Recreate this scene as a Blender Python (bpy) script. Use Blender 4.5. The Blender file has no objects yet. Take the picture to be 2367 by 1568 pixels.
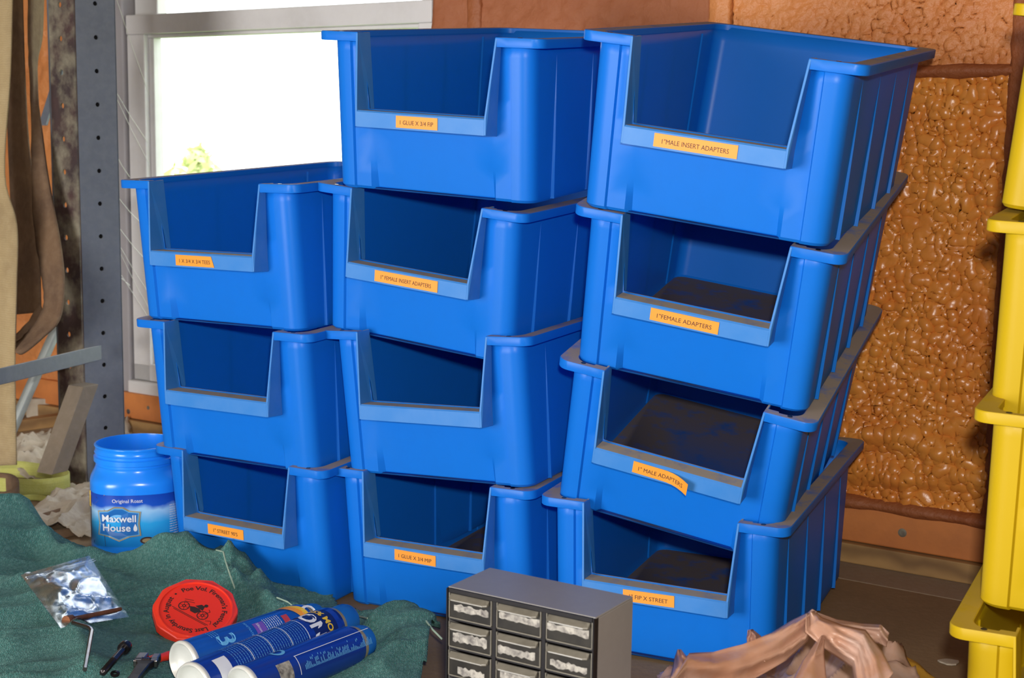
import bpy, bmesh, math, random
import numpy as np
from mathutils import Vector, Matrix
random.seed(7)
PI = math.pi
S = 0.825                      # all lengths below are in working units; S turns them into metres
C = bpy.context.scene.collection
scene = bpy.context.scene

# ------------------------------------------------------------------ camera
F, PITCH, ROLL, CAMH = 3281.1, 0.138, 0.0151, 1.0306
FW = Vector((0, math.cos(PITCH), -math.sin(PITCH)))
UP0 = Vector((0, math.sin(PITCH), math.cos(PITCH)))
RT = Vector((1, 0, 0)) * math.cos(ROLL) + UP0 * math.sin(ROLL)
UP = -Vector((1, 0, 0)) * math.sin(ROLL) + UP0 * math.cos(ROLL)
CAM = Vector((0, 0, CAMH))
cd = bpy.data.cameras.new('camera')
cd.sensor_width = 36.0
cd.lens = F / 2367 * 36
cd.clip_start = 0.02
cd.dof.use_dof = True
cd.dof.focus_distance = 2.75 * S
cd.dof.aperture_fstop = 9.0
cam = bpy.data.objects.new('camera', cd)
C.objects.link(cam)
m = Matrix((RT, UP, -FW)).transposed().to_4x4()
m.translation = CAM * S
cam.matrix_world = m
scene.camera = cam

# ------------------------------------------------------------------ world, lights, exposure
scene.view_settings.view_transform = 'Standard'
scene.view_settings.look = 'None'
scene.view_settings.gamma = 1
scene.view_settings.use_curve_mapping = False
scene.view_settings.exposure = 0.0
world = bpy.data.worlds.new('overcast_sky')
scene.world = world
world.use_nodes = True
bg = world.node_tree.nodes['Background']
bg.inputs[0].default_value = (0.93, 0.97, 1.0, 1)
bg.inputs[1].default_value = 4.4
def area_light(name, loc, target, size, power, color, sy=None):
    ld = bpy.data.lights.new(name, 'AREA')
    ld.energy = power
    ld.color = color
    ld.size = size
    if sy:
        ld.shape = 'RECTANGLE'; ld.size_y = sy
    o = bpy.data.objects.new(name, ld)
    C.objects.link(o)
    o.location = Vector(loc) * S
    o.rotation_euler = (Vector(target) - Vector(loc)).to_track_quat('-Z', 'Y').to_euler()
    return o
area_light('camera_flash', (0.03, -0.03, CAMH + 0.14), (0.1, 3.0, 0.45), 0.05, 36, (1.0, 0.96, 0.90))
# daylight coming in through the open doorway behind and to the left of the camera
area_light('doorway_daylight', (-3.5, -0.75, 0.75), (0.0, 3.1, 0.5), 1.5, 138, (1.0, 0.985, 0.96), 1.6)

# ------------------------------------------------------------------ pixel helpers (photograph frame 2367 x 1568)
def ray(px, py):
    return FW + RT * ((px - 1183.5) / F) - UP * ((py - 784) / F)
def atD(px, py, D):
    return CAM + ray(px, py) * D
def atZ(px, py, z=0.0):
    d = ray(px, py)
    return CAM + d * ((z - CAM.z) / d.z)
WYAW = 0.5775
WD = Vector((math.cos(WYAW), -math.sin(WYAW), 0))      # along the back wall, to the right
WN = Vector((math.sin(WYAW), math.cos(WYAW), 0))       # out through the back wall
W0 = atZ(1960, 1285)
W0.z = 0
def wp(s, z, d=0.0):                                    # point on the wall, d = distance in front of it
    return W0 + WD * s - WN * d + Vector((0, 0, z))
def wpix(px, py):
    r = ray(px, py)
    P = CAM + r * ((W0 - CAM).dot(WN) / r.dot(WN))
    return (P - W0).dot(WD), P.z

# ------------------------------------------------------------------ materials
def mat(name, col, rough=0.5, metal=0.0, spec=0.5, noise=None, bump=None, dust=None, wave=None,
        trans=0.0, sss=0.0, coat=0.0, alpha=1.0, dustcol=(0.46, 0.38, 0.28)):
    """noise=(scale, amount, other colour)  bump=(scale, strength, distance)  dust=amount on upward faces"""
    mt = bpy.data.materials.new(name)
    mt.use_nodes = True
    nt = mt.node_tree
    N, L = nt.nodes, nt.links
    b = N['Principled BSDF']
    b.inputs['Roughness'].default_value = rough
    b.inputs['Metallic'].default_value = metal
    b.inputs['Specular IOR Level'].default_value = spec
    b.inputs['Transmission Weight'].default_value = trans
    b.inputs['Coat Weight'].default_value = coat
    b.inputs['Alpha'].default_value = alpha
    if sss:
        b.inputs['Subsurface Weight'].default_value = sss
        b.inputs['Subsurface Radius'].default_value = (0.02, 0.02, 0.02)
    tc = N.new('ShaderNodeTexCoord')
    rgb = N.new('ShaderNodeRGB')
    rgb.outputs[0].default_value = (*col, 1)
    out = rgb.outputs[0]
    def nz(scale, detail=5, rough_=0.6):
        n = N.new('ShaderNodeTexNoise')
        n.inputs['Scale'].default_value = scale
        n.inputs['Detail'].default_value = detail
        n.inputs['Roughness'].default_value = rough_
        L.new(tc.outputs['Object'], n.inputs['Vector'])
        return n.outputs['Fac']
    def ramp(src, a, bb):
        r = N.new('ShaderNodeMapRange')
        r.inputs[1].default_value = a
        r.inputs[2].default_value = bb
        L.new(src, r.inputs[0])
        return r.outputs[0]
    def mix(fac, a, bcol):
        x = N.new('ShaderNodeMix')
        x.data_type = 'RGBA'
        if isinstance(fac, float): x.inputs[0].default_value = fac
        else: L.new(fac, x.inputs[0])
        L.new(a, x.inputs[6])
        if isinstance(bcol, tuple): x.inputs[7].default_value = (*bcol, 1)
        else: L.new(bcol, x.inputs[7])
        return x.outputs[2]
    def mul(a, k):
        x = N.new('ShaderNodeMath'); x.operation = 'MULTIPLY'
        L.new(a, x.inputs[0])
        if isinstance(k, float): x.inputs[1].default_value = k
        else: L.new(k, x.inputs[1])
        return x.outputs[0]
    if noise:
        for sc, am, oc in (noise if isinstance(noise, list) else [noise]):
            out = mix(mul(ramp(nz(sc), 0.42, 0.68), float(am)), out, oc)
    if wave:
        sc, am, oc, ax = wave
        w = N.new('ShaderNodeTexWave')
        w.bands_direction = ax
        w.inputs['Scale'].default_value = sc
        w.inputs['Distortion'].default_value = 5
        w.inputs['Detail'].default_value = 3
        L.new(tc.outputs['Object'], w.inputs['Vector'])
        out = mix(mul(w.outputs['Fac'], float(am)), out, oc)
    if dust:
        g = N.new('ShaderNodeNewGeometry')
        sx = N.new('ShaderNodeSeparateXYZ')
        L.new(g.outputs['Normal'], sx.inputs[0])
        f = mul(ramp(sx.outputs[2], 0.75, 0.97), ramp(nz(17, 6, 0.7), 0.27, 0.50))
        f = mul(f, float(dust))
        out = mix(f, out, dustcol)
        rr = N.new('ShaderNodeMapRange')
        rr.inputs[3].default_value = rough
        rr.inputs[4].default_value = 0.9
        L.new(f, rr.inputs[0])
        L.new(rr.outputs[0], b.inputs['Roughness'])
    L.new(out, b.inputs['Base Color'])
    if bump:
        bn = N.new('ShaderNodeBump')
        bn.inputs['Strength'].default_value = bump[1]
        bn.inputs['Distance'].default_value = bump[2]
        L.new(nz(bump[0], 4, 0.55), bn.inputs['Height'])
        L.new(bn.outputs[0], b.inputs['Normal'])
    return mt

M = {}
M['blue'] = mat('blue_plastic', (0.007, 0.205, 0.77), 0.38, spec=0.30, dust=1.0,
                noise=[(3.5, 0.10, (0.016, 0.20, 0.60)), (40, 0.05, (0.02, 0.13, 0.42))], bump=(500, 0.08, 0.0005))
def translucent(mt, col, fac):
    nt = mt.node_tree; N, L = nt.nodes, nt.links
    t = N.new('ShaderNodeBsdfTranslucent'); t.inputs[0].default_value = (*col, 1)
    mx = N.new('ShaderNodeMixShader'); mx.inputs[0].default_value = fac
    L.new(N['Principled BSDF'].outputs[0], mx.inputs[1]); L.new(t.outputs[0], mx.inputs[2])
    L.new(mx.outputs[0], N['Material Output'].inputs['Surface'])
translucent(M['blue'], (0.03, 0.32, 1.0), 0.28)
M['blue_lip'] = mat('worn_blue_plastic', (0.034, 0.195, 0.56), 0.45, spec=0.32, dust=0.95,
                    noise=(18, 0.28, (0.11, 0.27, 0.60)), bump=(300, 0.1, 0.0005))
M['bin_floor'] = mat('dark_dusty_bin_floor', (0.007, 0.10, 0.40), 0.6, spec=0.2, dust=0.92, dustcol=(0.150, 0.115, 0.085))  # darker blue and darker dust colour than the bin walls and rim
M['yellow'] = mat('yellow_plastic', (0.50, 0.335, 0.004), 0.46, spec=0.28, dust=0.55,
                  dustcol=(0.45, 0.30, 0.06), noise=(6, 0.15, (0.45, 0.29, 0.004)), bump=(500, 0.08, 0.0005))
M['sticker'] = mat('orange_label_tape', (0.83, 0.30, 0.025), 0.5, noise=(30, 0.15, (0.75, 0.24, 0.03)))
M['ink'] = mat('black_ink', (0.035, 0.016, 0.012), 0.6)
M['bench'] = mat('dusty_bench_board', (0.23, 0.145, 0.072), 0.85,
                 noise=[(2.2, 0.6, (0.175, 0.108, 0.052)), (60, 0.25, (0.30, 0.20, 0.115)), (9, 0.25, (0.14, 0.085, 0.045))], bump=(90, 0.35, 0.002))
M['bench_back'] = mat('grey_rear_board', (0.28, 0.195, 0.125), 0.88,
                      noise=[(3.1, 0.5, (0.22, 0.15, 0.095)), (70, 0.3, (0.32, 0.26, 0.21))], bump=(90, 0.35, 0.002))
M['foam'] = mat('orange_spray_foam', (0.74, 0.265, 0.045), 0.30, spec=0.55,
                noise=[(2.5, 0.55, (0.80, 0.35, 0.06)), (9, 0.5, (0.62, 0.165, 0.028))], bump=(60, 0.25, 0.003))
M['foam_fine'] = mat('rough_spray_foam', (0.66, 0.25, 0.078), 0.42, spec=0.4,
                     noise=[(3.5, 0.5, (0.48, 0.135, 0.035)), (26, 0.4, (0.64, 0.28, 0.11))], bump=(70, 0.8, 0.006))
M['foam_dull'] = mat('dull_spray_foam', (0.36, 0.125, 0.055), 0.65, spec=0.25,
                     noise=[(3.5, 0.5, (0.30, 0.095, 0.04)), (26, 0.35, (0.43, 0.17, 0.085))], bump=(60, 0.7, 0.006))
M['foam_wood'] = mat('foam_coated_wood', (0.30, 0.085, 0.025), 0.6, noise=(12, 0.5, (0.40, 0.14, 0.05)), bump=(80, 0.8, 0.005))
M['plate'] = mat('orange_stained_wood', (0.66, 0.23, 0.060), 0.6, noise=[(3, 0.5, (0.54, 0.17, 0.05)), (20, 0.3, (0.38, 0.13, 0.045))],
                 wave=(3.0, 0.25, (0.30, 0.08, 0.02), 'Z'), bump=(60, 0.3, 0.002))
M['plank'] = mat('brown_wood_board', (0.40, 0.23, 0.085), 0.7, noise=(5, 0.5, (0.25, 0.14, 0.06)),
                 wave=(7.0, 0.6, (0.13, 0.065, 0.028), 'Z'), bump=(60, 0.3, 0.002))
M['frame'] = mat('grey_white_window_vinyl', (0.68, 0.66, 0.65), 0.5, noise=[(6, 0.35, (0.45, 0.42, 0.40)), (60, 0.2, (0.72, 0.71, 0.70))], bump=(60, 0.15, 0.001))
M['jamb'] = mat('grey_jamb_paint', (0.33, 0.31, 0.32), 0.6, noise=(8, 0.3, (0.24, 0.22, 0.23)))
M['steel'] = mat('grey_painted_steel', (0.125, 0.140, 0.172), 0.5, metal=0.0, spec=0.5, noise=[(8, 0.4, (0.095, 0.105, 0.13)), (60, 0.15, (0.25, 0.26, 0.28))],
                 dust=0.9, dustcol=(0.42, 0.34, 0.27), bump=(120, 0.2, 0.001))
M['rusty'] = mat('rusty_peeling_steel', (0.045, 0.030, 0.032), 0.6, noise=[(9, 0.55, (0.10, 0.045, 0.04)), (14, 0.75, (0.34, 0.31, 0.22))], bump=(80, 0.5, 0.002))
M['pipe'] = mat('galvanised_brace', (0.36, 0.39, 0.38), 0.45, metal=0.4, noise=(12, 0.5, (0.24, 0.25, 0.24)))
M['web_tan'] = mat('tan_webbing', (0.42, 0.31, 0.16), 0.9, noise=[(7, 0.6, (0.22, 0.15, 0.08)), (40, 0.3, (0.52, 0.41, 0.24))], wave=(60, 0.25, (0.25, 0.18, 0.09), 'Z'), bump=(250, 0.6, 0.002))
M['web_brown'] = mat('dirty_brown_webbing', (0.17, 0.10, 0.055), 0.95, noise=[(9, 0.6, (0.085, 0.05, 0.035)), (50, 0.3, (0.27, 0.18, 0.11))], bump=(250, 0.6, 0.002))
M['web_yellow'] = mat('yellow_green_webbing', (0.50, 0.50, 0.13), 0.85, noise=[(9, 0.5, (0.34, 0.35, 0.10)), (60, 0.3, (0.60, 0.60, 0.27))], wave=(50, 0.2, (0.36, 0.36, 0.09), 'Z'), bump=(250, 0.6, 0.002))
M['rag'] = mat('pale_dusty_paper', (0.46, 0.39, 0.30), 0.9, noise=[(10, 0.6, (0.26, 0.20, 0.15)), (60, 0.2, (0.60, 0.55, 0.48))], bump=(60, 0.6, 0.004))
M['towel'] = None
M['tub'] = mat('bright_blue_translucent_plastic', (0.015, 0.27, 1.0), 0.22, spec=0.5, sss=0.4)
M['red'] = mat('red_plastic', (0.86, 0.045, 0.020), 0.38, sss=0.1)
M['red_field'] = mat('red_plastic_face', (0.80, 0.032, 0.014), 0.45)
M['can_blue'] = mat('royal_blue_can_print', (0.012, 0.055, 0.36), 0.22, metal=0.35, spec=0.6)
M['can_mid'] = mat('mid_blue_can_print', (0.015, 0.13, 0.52), 0.22, metal=0.3, spec=0.6, noise=(9, 0.5, (0.01, 0.06, 0.36)))
M['can_navy'] = mat('navy_can_print', (0.010, 0.02, 0.13), 0.25, metal=0.2)
M['cap_blue'] = mat('blue_spray_cap', (0.010, 0.13, 0.48), 0.35)
M['white_metal'] = mat('white_enamelled_metal', (0.70, 0.70, 0.66), 0.35, metal=0.25, noise=(20, 0.3, (0.52, 0.52, 0.48)))
M['white_print'] = mat('white_print', (0.75, 0.78, 0.85), 0.4)
M['pale_print'] = mat('pale_blue_print', (0.13, 0.42, 0.75), 0.35)
M['yellow_print'] = mat('yellow_print', (0.85, 0.55, 0.03), 0.4)
M['orange_print'] = mat('orange_print', (0.85, 0.33, 0.03), 0.4)
M['red_print'] = mat('red_print', (0.50, 0.05, 0.06), 0.4)
M['purple_print'] = mat('purple_print', (0.16, 0.08, 0.45), 0.4)
M['gold_print'] = mat('gold_print', (0.45, 0.36, 0.20), 0.35, metal=0.3)
M['brown_print'] = mat('brown_print', (0.05, 0.028, 0.03), 0.4)
M['cab'] = mat('grey_enamel_steel', (0.235, 0.225, 0.222), 0.33, spec=0.5, noise=[(5, 0.25, (0.19, 0.185, 0.185)), (90, 0.15, (0.30, 0.29, 0.29))])
M['black'] = mat('black_plastic', (0.009, 0.008, 0.010), 0.5, spec=0.22, noise=(30, 0.3, (0.03, 0.027, 0.027)))
M['smoke'] = mat('smoky_clear_plastic', (0.014, 0.013, 0.012), 0.30, spec=0.35, noise=[(40, 0.35, (0.055, 0.048, 0.038)), (8, 0.3, (0.03, 0.026, 0.02))])
M['smoke_edge'] = mat('scuffed_clear_edge', (0.17, 0.155, 0.125), 0.3, spec=0.6, noise=[(60, 0.6, (0.10, 0.09, 0.07))])
M['card'] = mat('scuffed_paper_label', (0.40, 0.375, 0.33), 0.7, noise=[(150, 0.95, (0.07, 0.06, 0.06)), (60, 0.7, (0.16, 0.15, 0.14))], bump=(150, 0.5, 0.001))
M['chrome'] = mat('dull_chrome', (0.30, 0.27, 0.26), 0.30, metal=1.0, noise=(30, 0.5, (0.16, 0.10, 0.08)))
M['oxide'] = mat('black_oxide_steel', (0.03, 0.027, 0.03), 0.25, metal=0.7, noise=(30, 0.4, (0.14, 0.11, 0.10)))
M['rust'] = mat('rusty_iron', (0.22, 0.075, 0.025), 0.8, noise=(40, 0.6, (0.09, 0.03, 0.015)), bump=(200, 0.7, 0.002))
M['shop_bag'] = mat('tan_translucent_bag', (0.52, 0.31, 0.22), 0.26, spec=0.55, sss=0.1, alpha=0.80, noise=[(5, 0.8, (0.42, 0.19, 0.10)), (11, 0.6, (0.55, 0.44, 0.40))], bump=(14, 0.5, 0.006))
M['amber_bag'] = mat('amber_translucent_bag', (0.50, 0.27, 0.035), 0.3, spec=0.5, noise=(9, 0.6, (0.33, 0.16, 0.03)), bump=(40, 0.3, 0.003))
M['leaf'] = mat('pale_green_leaves', (0.66, 0.72, 0.36), 0.6, noise=(6, 0.6, (0.74, 0.76, 0.45)))
M['lawn'] = mat('lawn', (0.25, 0.36, 0.10), 0.9, noise=(2, 0.5, (0.35, 0.42, 0.16)))
M['plaster'] = mat('dusty_board_lining', (0.27, 0.20, 0.14), 0.9, noise=(3, 0.4, (0.20, 0.14, 0.09)))
M['concrete'] = mat('concrete', (0.22, 0.20, 0.18), 0.9, noise=(3, 0.4, (0.16, 0.145, 0.13)))
M['web'] = mat('cobweb', (0.62, 0.60, 0.58), 0.7)
M['hem'] = mat('pale_green_hem', (0.30, 0.42, 0.33), 0.95, noise=(80, 0.4, (0.45, 0.50, 0.42)))

def glass_mat(name, rough, tint, alpha_mix):
    mt = bpy.data.materials.new(name); mt.use_nodes = True
    nt = mt.node_tree; N, L = nt.nodes, nt.links
    N.remove(N['Principled BSDF'])
    t = N.new('ShaderNodeBsdfTransparent'); t.inputs[0].default_value = (*tint, 1)
    g = N.new('ShaderNodeBsdfGlossy'); g.inputs['Roughness'].default_value = rough
    g.inputs[0].default_value = (0.95, 0.97, 1, 1)
    mx = N.new('ShaderNodeMixShader'); mx.inputs[0].default_value = alpha_mix
    L.new(t.outputs[0], mx.inputs[1]); L.new(g.outputs[0], mx.inputs[2])
    L.new(mx.outputs[0], N['Material Output'].inputs['Surface'])
    return mt
M['glass'] = glass_mat('window_glass', 0.02, (0.97, 0.985, 0.98), 0.05)
M['clear_film'] = glass_mat('clear_bag_film', 0.24, (0.88, 0.90, 0.93), 0.36)

def towel_mat():
    mt = mat('teal_terry_cloth', (0.045, 0.185, 0.172), 0.95, spec=0.15, noise=[(7, 0.35, (0.034, 0.145, 0.140)), (160, 0.7, (0.16, 0.36, 0.33))])
    nt = mt.node_tree; N, L = nt.nodes, nt.links
    tc = [n for n in N if n.bl_idname == 'ShaderNodeTexCoord'][0]
    w = N.new('ShaderNodeTexWave'); w.inputs['Scale'].default_value = 88; w.inputs['Distortion'].default_value = 9
    w.inputs['Detail'].default_value = 2; w.inputs['Detail Scale'].default_value = 3
    n = N.new('ShaderNodeTexNoise'); n.inputs['Scale'].default_value = 330; n.inputs['Detail'].default_value = 3
    L.new(tc.outputs['Object'], w.inputs['Vector']); L.new(tc.outputs['Object'], n.inputs['Vector'])
    a = N.new('ShaderNodeMath'); a.operation = 'ADD'
    L.new(w.outputs['Fac'], a.inputs[0]); L.new(n.outputs['Fac'], a.inputs[1])
    b = N.new('ShaderNodeBump'); b.inputs['Strength'].default_value = 0.9; b.inputs['Distance'].default_value = 0.003
    L.new(a.outputs[0], b.inputs['Height'])
    p = N['Principled BSDF']
    L.new(b.outputs[0], p.inputs['Normal'])
    p.inputs['Sheen Weight'].default_value = 0.35
    p.inputs['Sheen Tint'].default_value = (0.55, 0.85, 0.78, 1)
    return mt
M['towel'] = towel_mat()

# ------------------------------------------------------------------ mesh helpers (working units in, metres out)
def link(name, mesh, mats, parent=None, loc=None, smooth=None):
    for k in (mats if isinstance(mats, (list, tuple)) else [mats]):
        mesh.materials.append(M[k])
    if smooth is not None:
        mesh.polygons.foreach_set('use_smooth', [True] * len(mesh.polygons))
        if smooth < 170: mesh.set_sharp_from_angle(angle=math.radians(smooth))
    o = bpy.data.objects.new(name, mesh)
    C.objects.link(o)
    if loc is not None: o.location = Vector(loc) * S
    if parent is not None: o.parent = parent
    return o
class MB:
    def __init__(s): s.v = []; s.f = []; s.m = []
    def add(s, vs, fs, mi=0):
        n = len(s.v)
        s.v += [tuple(v) for v in vs]
        s.f += [tuple(i + n for i in f) for f in fs]
        s.m += [mi] * len(fs)
        return s
    def box(s, a, b, mi=0, mtx=None):
        x0, y0, z0 = a; x1, y1, z1 = b
        vs = [(x0,y0,z0),(x1,y0,z0),(x1,y1,z0),(x0,y1,z0),(x0,y0,z1),(x1,y0,z1),(x1,y1,z1),(x0,y1,z1)]
        if mtx: vs = [mtx @ Vector(v) for v in vs]
        return s.add(vs, [(3,2,1,0),(4,5,6,7),(0,1,5,4),(1,2,6,5),(2,3,7,6),(3,0,4,7)], mi)
    def frame_box(s, o, ex, ey, ez, mi=0):      # box from a corner and three edge vectors
        o, ex, ey, ez = map(Vector, (o, ex, ey, ez))
        vs = [o, o+ex, o+ex+ey, o+ey, o+ez, o+ex+ez, o+ex+ey+ez, o+ey+ez]
        return s.add(vs, [(3,2,1,0),(4,5,6,7),(0,1,5,4),(1,2,6,5),(2,3,7,6),(3,0,4,7)], mi)
    def loft(s, rings, closed=True, cap=True, mi=0):
        n = len(rings[0]); vs = [v for r in rings for v in r]; fs = []
        for i in range(len(rings) - 1):
            for j in range(n if closed else n - 1):
                k = (j + 1) % n
                fs.append((i*n+j, i*n+k, (i+1)*n+k, (i+1)*n+j))
        if cap and closed:
            fs.append(tuple(range(n-1, -1, -1)))
            fs.append(tuple((len(rings)-1)*n + j for j in range(n)))
        return s.add(vs, fs, mi)
    def tube(s, pts, r, n=8, cap=True, mi=0):
        pts = [Vector(p) for p in pts]; rings = []; ref = None
        for i, p in enumerate(pts):
            t = (pts[min(i+1, len(pts)-1)] - pts[max(i-1, 0)]).normalized()
            if ref is None:
                ref = t.orthogonal().normalized()
            ref = (ref - t * ref.dot(t)).normalized(); b = t.cross(ref)
            rr = r[i] if isinstance(r, (list, tuple)) else r
            rings.append([p + ref*math.cos(2*PI*j/n)*rr + b*math.sin(2*PI*j/n)*rr for j in range(n)])
        return s.loft(rings, True, cap, mi)
    def lathe(s, prof, o, ax, n=40, mi=0, cap=False):   # profile (radius, along axis)
        ax = Vector(ax).normalized(); e = ax.orthogonal().normalized(); b = ax.cross(e); o = Vector(o)
        rings = [[o + ax*h + e*math.cos(2*PI*j/n)*r + b*math.sin(2*PI*j/n)*r for j in range(n)] for r, h in prof]
        return s.loft(rings, True, cap, mi)
    def build(s, name, mats, parent=None, loc=None, smooth=None, bevel=0, recalc=True):
        me = bpy.data.meshes.new(name)
        me.from_pydata([(x*S, y*S, z*S) for x, y, z in s.v], [], s.f)
        if any(s.m): me.polygons.foreach_set('material_index', s.m)
        if recalc:
            bm = bmesh.new(); bm.from_mesh(me)
            bmesh.ops.recalc_face_normals(bm, faces=bm.faces); bm.to_mesh(me); bm.free()
        o = link(name, me, mats, parent, loc, smooth)
        if bevel:
            md = o.modifiers.new('bevel', 'BEVEL'); md.width = bevel*S; md.segments = 2; md.limit_method = 'ANGLE'
        return o
def tag(o, label=None, cat=None, group=None, kind=None):
    if label: o['label'] = label
    if cat: o['category'] = cat
    if group: o['group'] = group
    if kind: o['kind'] = kind
    return o
def empty(name, loc=(0, 0, 0), rot=None):
    o = bpy.data.objects.new(name, None)
    o.empty_display_size = 0.05
    C.objects.link(o)
    o.location = Vector(loc) * S
    if rot is not None: o.rotation_euler = rot
    return o
def copy_tree(o, parent=None):
    c = o.copy(); C.objects.link(c); c.parent = parent
    for ch in list(o.children): copy_tree(ch, c)
    return c
def text_mesh(txt, size, thin=0.0, bold=0.0, spacing=1.0):
    """flat lettering centred on the origin: (verts 2D, faces), cut by a fine lattice so that it can be bent"""
    cu = bpy.data.curves.new('t', 'FONT')
    cu.body = txt; cu.size = size; cu.align_x = 'CENTER'; cu.align_y = 'CENTER'
    cu.resolution_u = 3; cu.offset = bold; cu.space_character = spacing
    ob = bpy.data.objects.new('t', cu); C.objects.link(ob)
    dg = bpy.context.evaluated_depsgraph_get()
    me = bpy.data.meshes.new_from_object(ob.evaluated_get(dg))
    vs = [(v.co.x, v.co.y) for v in me.vertices]; fs = [tuple(p.vertices) for p in me.polygons]
    bpy.data.objects.remove(ob); bpy.data.curves.remove(cu); bpy.data.meshes.remove(me)
    return vs, fs
def smoothstep(t): return t*t*(3-2*t)
_rg = np.random.RandomState(5)
_TAB = _rg.rand(256, 256)
def vnoise(x, y, seed=0):
    xi = np.floor(x).astype(int); yi = np.floor(y).astype(int); fx = smoothstep(x-xi); fy = smoothstep(y-yi)
    g = lambda a, b: _TAB[(a + seed*37) % 256, (b + seed*91) % 256]
    return (g(xi,yi)*(1-fx)+g(xi+1,yi)*fx)*(1-fy)+(g(xi,yi+1)*(1-fx)+g(xi+1,yi+1)*fx)*fy
def worley(x, y, seed=0):
    xi = np.floor(x).astype(int); yi = np.floor(y).astype(int); d = np.full(x.shape, 9.0)
    for a in (-1, 0, 1):
        for b in (-1, 0, 1):
            cx = xi+a; cy = yi+b
            jx = _TAB[(cx+seed*13) % 256, (cy+seed*7) % 256]; jy = _TAB[(cx+seed*29+101) % 256, (cy+seed*3+57) % 256]
            d = np.minimum(d, np.hypot(cx+jx-x, cy+jy-y))
    return d
def grid_faces(nx, ny, mask=None):
    i, j = np.meshgrid(np.arange(nx-1), np.arange(ny-1), indexing='ij')
    a = i*ny+j
    f = np.stack([a, a+ny, a+ny+1, a+1], -1)
    if mask is not None: f = f[mask]
    return f.reshape(-1, 4)
def np_mesh(name, V, Fc):
    me = bpy.data.meshes.new(name)
    used = np.unique(Fc); rm = np.full(len(V), -1); rm[used] = np.arange(len(used))
    me.from_pydata((V[used]*S).tolist(), [], rm[Fc].tolist())
    return me

# ================================================================== STRUCTURE
def struct(o): o['kind'] = 'structure'; return o
WL, WR, WT = -5.2, 3.2, 2.15
ws0, ws1, wz0, wz1 = -2.66, -1.292, 0.135, 2.0        # window hole
b = MB()
def wbox(b, s0, s1, z0, z1, d0, d1, mi=0):             # box on the wall, from d0 to d1 in front of it
    return b.frame_box(wp(s0, z0, d0), WD*(s1-s0), -WN*(d1-d0), Vector((0,0,z1-z0)), mi)
for s0, s1, z0, z1 in ((WL, ws0, -1.1, WT), (ws1, WR, -1.1, WT), (ws0, ws1, -1.1, wz0), (ws0, ws1, wz1, WT)):
    wbox(b, s0, s1, z0, z1, -0.16, -0.012)
wall_back = struct(b.build('wall_back', 'plaster'))
b = MB(); wbox(b, WL-0.1, WL, -1.1, WT, -0.16, 7.0); struct(b.build('wall_left', 'plaster'))
b = MB(); wbox(b, WR, WR+0.1, -1.1, WT, -0.16, 7.0); struct(b.build('wall_right', 'plaster'))
b = MB(); wbox(b, WL-0.1, WR+0.1, -1.2, -1.1, -0.16, 9.0); struct(b.build('floor', 'concrete'))
b = MB(); wbox(b, WL-0.1, WR+0.1, WT, WT+0.1, -0.16, 7.0); struct(b.build('ceiling', 'plaster'))
b = MB()                                                # unseen front wall, added to lower the ambient light, with a doorway
for s0, s1, z0, z1 in ((WL-0.1, -2.4, -1.1, WT), (-1.2, WR+0.1, -1.1, WT), (-2.4, -1.2, 1.0, WT)): wbox(b, s0, s1, z0, z1, 6.9, 7.0)
struct(b.build('wall_front', 'plaster'))
b = MB(); wbox(b, -40, 30, -1.3, -1.2, -45, -0.2); struct(b.build('ground', 'lawn'))

# sprayed foam between the studs
def foam(s0, s1, z0, z1, step, cell, amp, matname, seed, rolls=False, base=0.0):
    nx = int((s1-s0)/step)+1; nz_ = int((z1-z0)/step)+1
    s_, z_ = np.meshgrid(np.linspace(s0, s1, nx), np.linspace(z0, z1, nz_), indexing='ij')
    wx = s_ + 0.55*cell*(vnoise(s_/cell*0.7, z_/cell*0.7, seed)-0.5)*2
    wz = z_ + 0.55*cell*(vnoise(s_/cell*0.7+40, z_/cell*0.7, seed+1)-0.5)*2
    f = worley(wx/cell, wz/(cell*1.15), seed); f2 = worley(wx/(cell*0.5), wz/(cell*0.5), seed+3)
    vary = 0.35 + 1.1*vnoise(s_/0.16, z_/0.16, seed+5)
    bl = 0.55*vnoise(wx/(cell*0.62), wz/(cell*0.72), seed+11)+0.30*vnoise(wx/(cell*0.33)+7, wz/(cell*0.36), seed+12)
    h = amp*vary*(0.50*np.exp(-(f/0.5)**2)+1.15*np.abs(np.clip(bl-0.22, 0, 1))**0.8*1.3+0.12*np.exp(-(f2/0.4)**2)) + 0.012*vnoise(s_/0.09, z_/0.12, seed+2) + 0.02*vnoise(s_/0.3, z_/0.35, seed+9)
    if rolls:
        for zc, w, a, k in ((0.315, 0.030, 0.028, 3), (0.235, 0.028, 0.022, 4), (0.375, 0.02, 0.008, 6)):
            zz = zc + 0.035*(vnoise(s_/0.12, s_*0, k)-0.5)
            h += a*np.exp(-((z_-zz)/w)**2)
    P = np.array(wp(0, 0, 0)); wd = np.array(WD); wn = np.array(WN)
    V = P + s_[..., None]*wd - (h+base)[..., None]*wn
    V[..., 2] = z_
    me = np_mesh('foam', V.reshape(-1, 3), grid_faces(nx, nz_))
    o = link('foam_infill', me, matname, wall_back, smooth=180)
    md = o.modifiers.new('s', 'SOLIDIFY'); md.thickness = 0.01; md.offset = 1
    return o
foam(-0.36, 0.345, 0.15, 1.20, 0.0032, 0.0200, 0.0135, 'foam', 1, rolls=True)
foam(-0.36, 0.345, 1.222, 1.75, 0.004, 0.017, 0.0060, 'foam_fine', 2)
foam(-1.295, -1.172, 0.15, 1.75, 0.012, 0.045, 0.008, 'foam_dull', 4)
foam(-1.135, -0.425, 0.15, 1.75, 0.010, 0.035, 0.008, 'foam_dull', 3)
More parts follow.
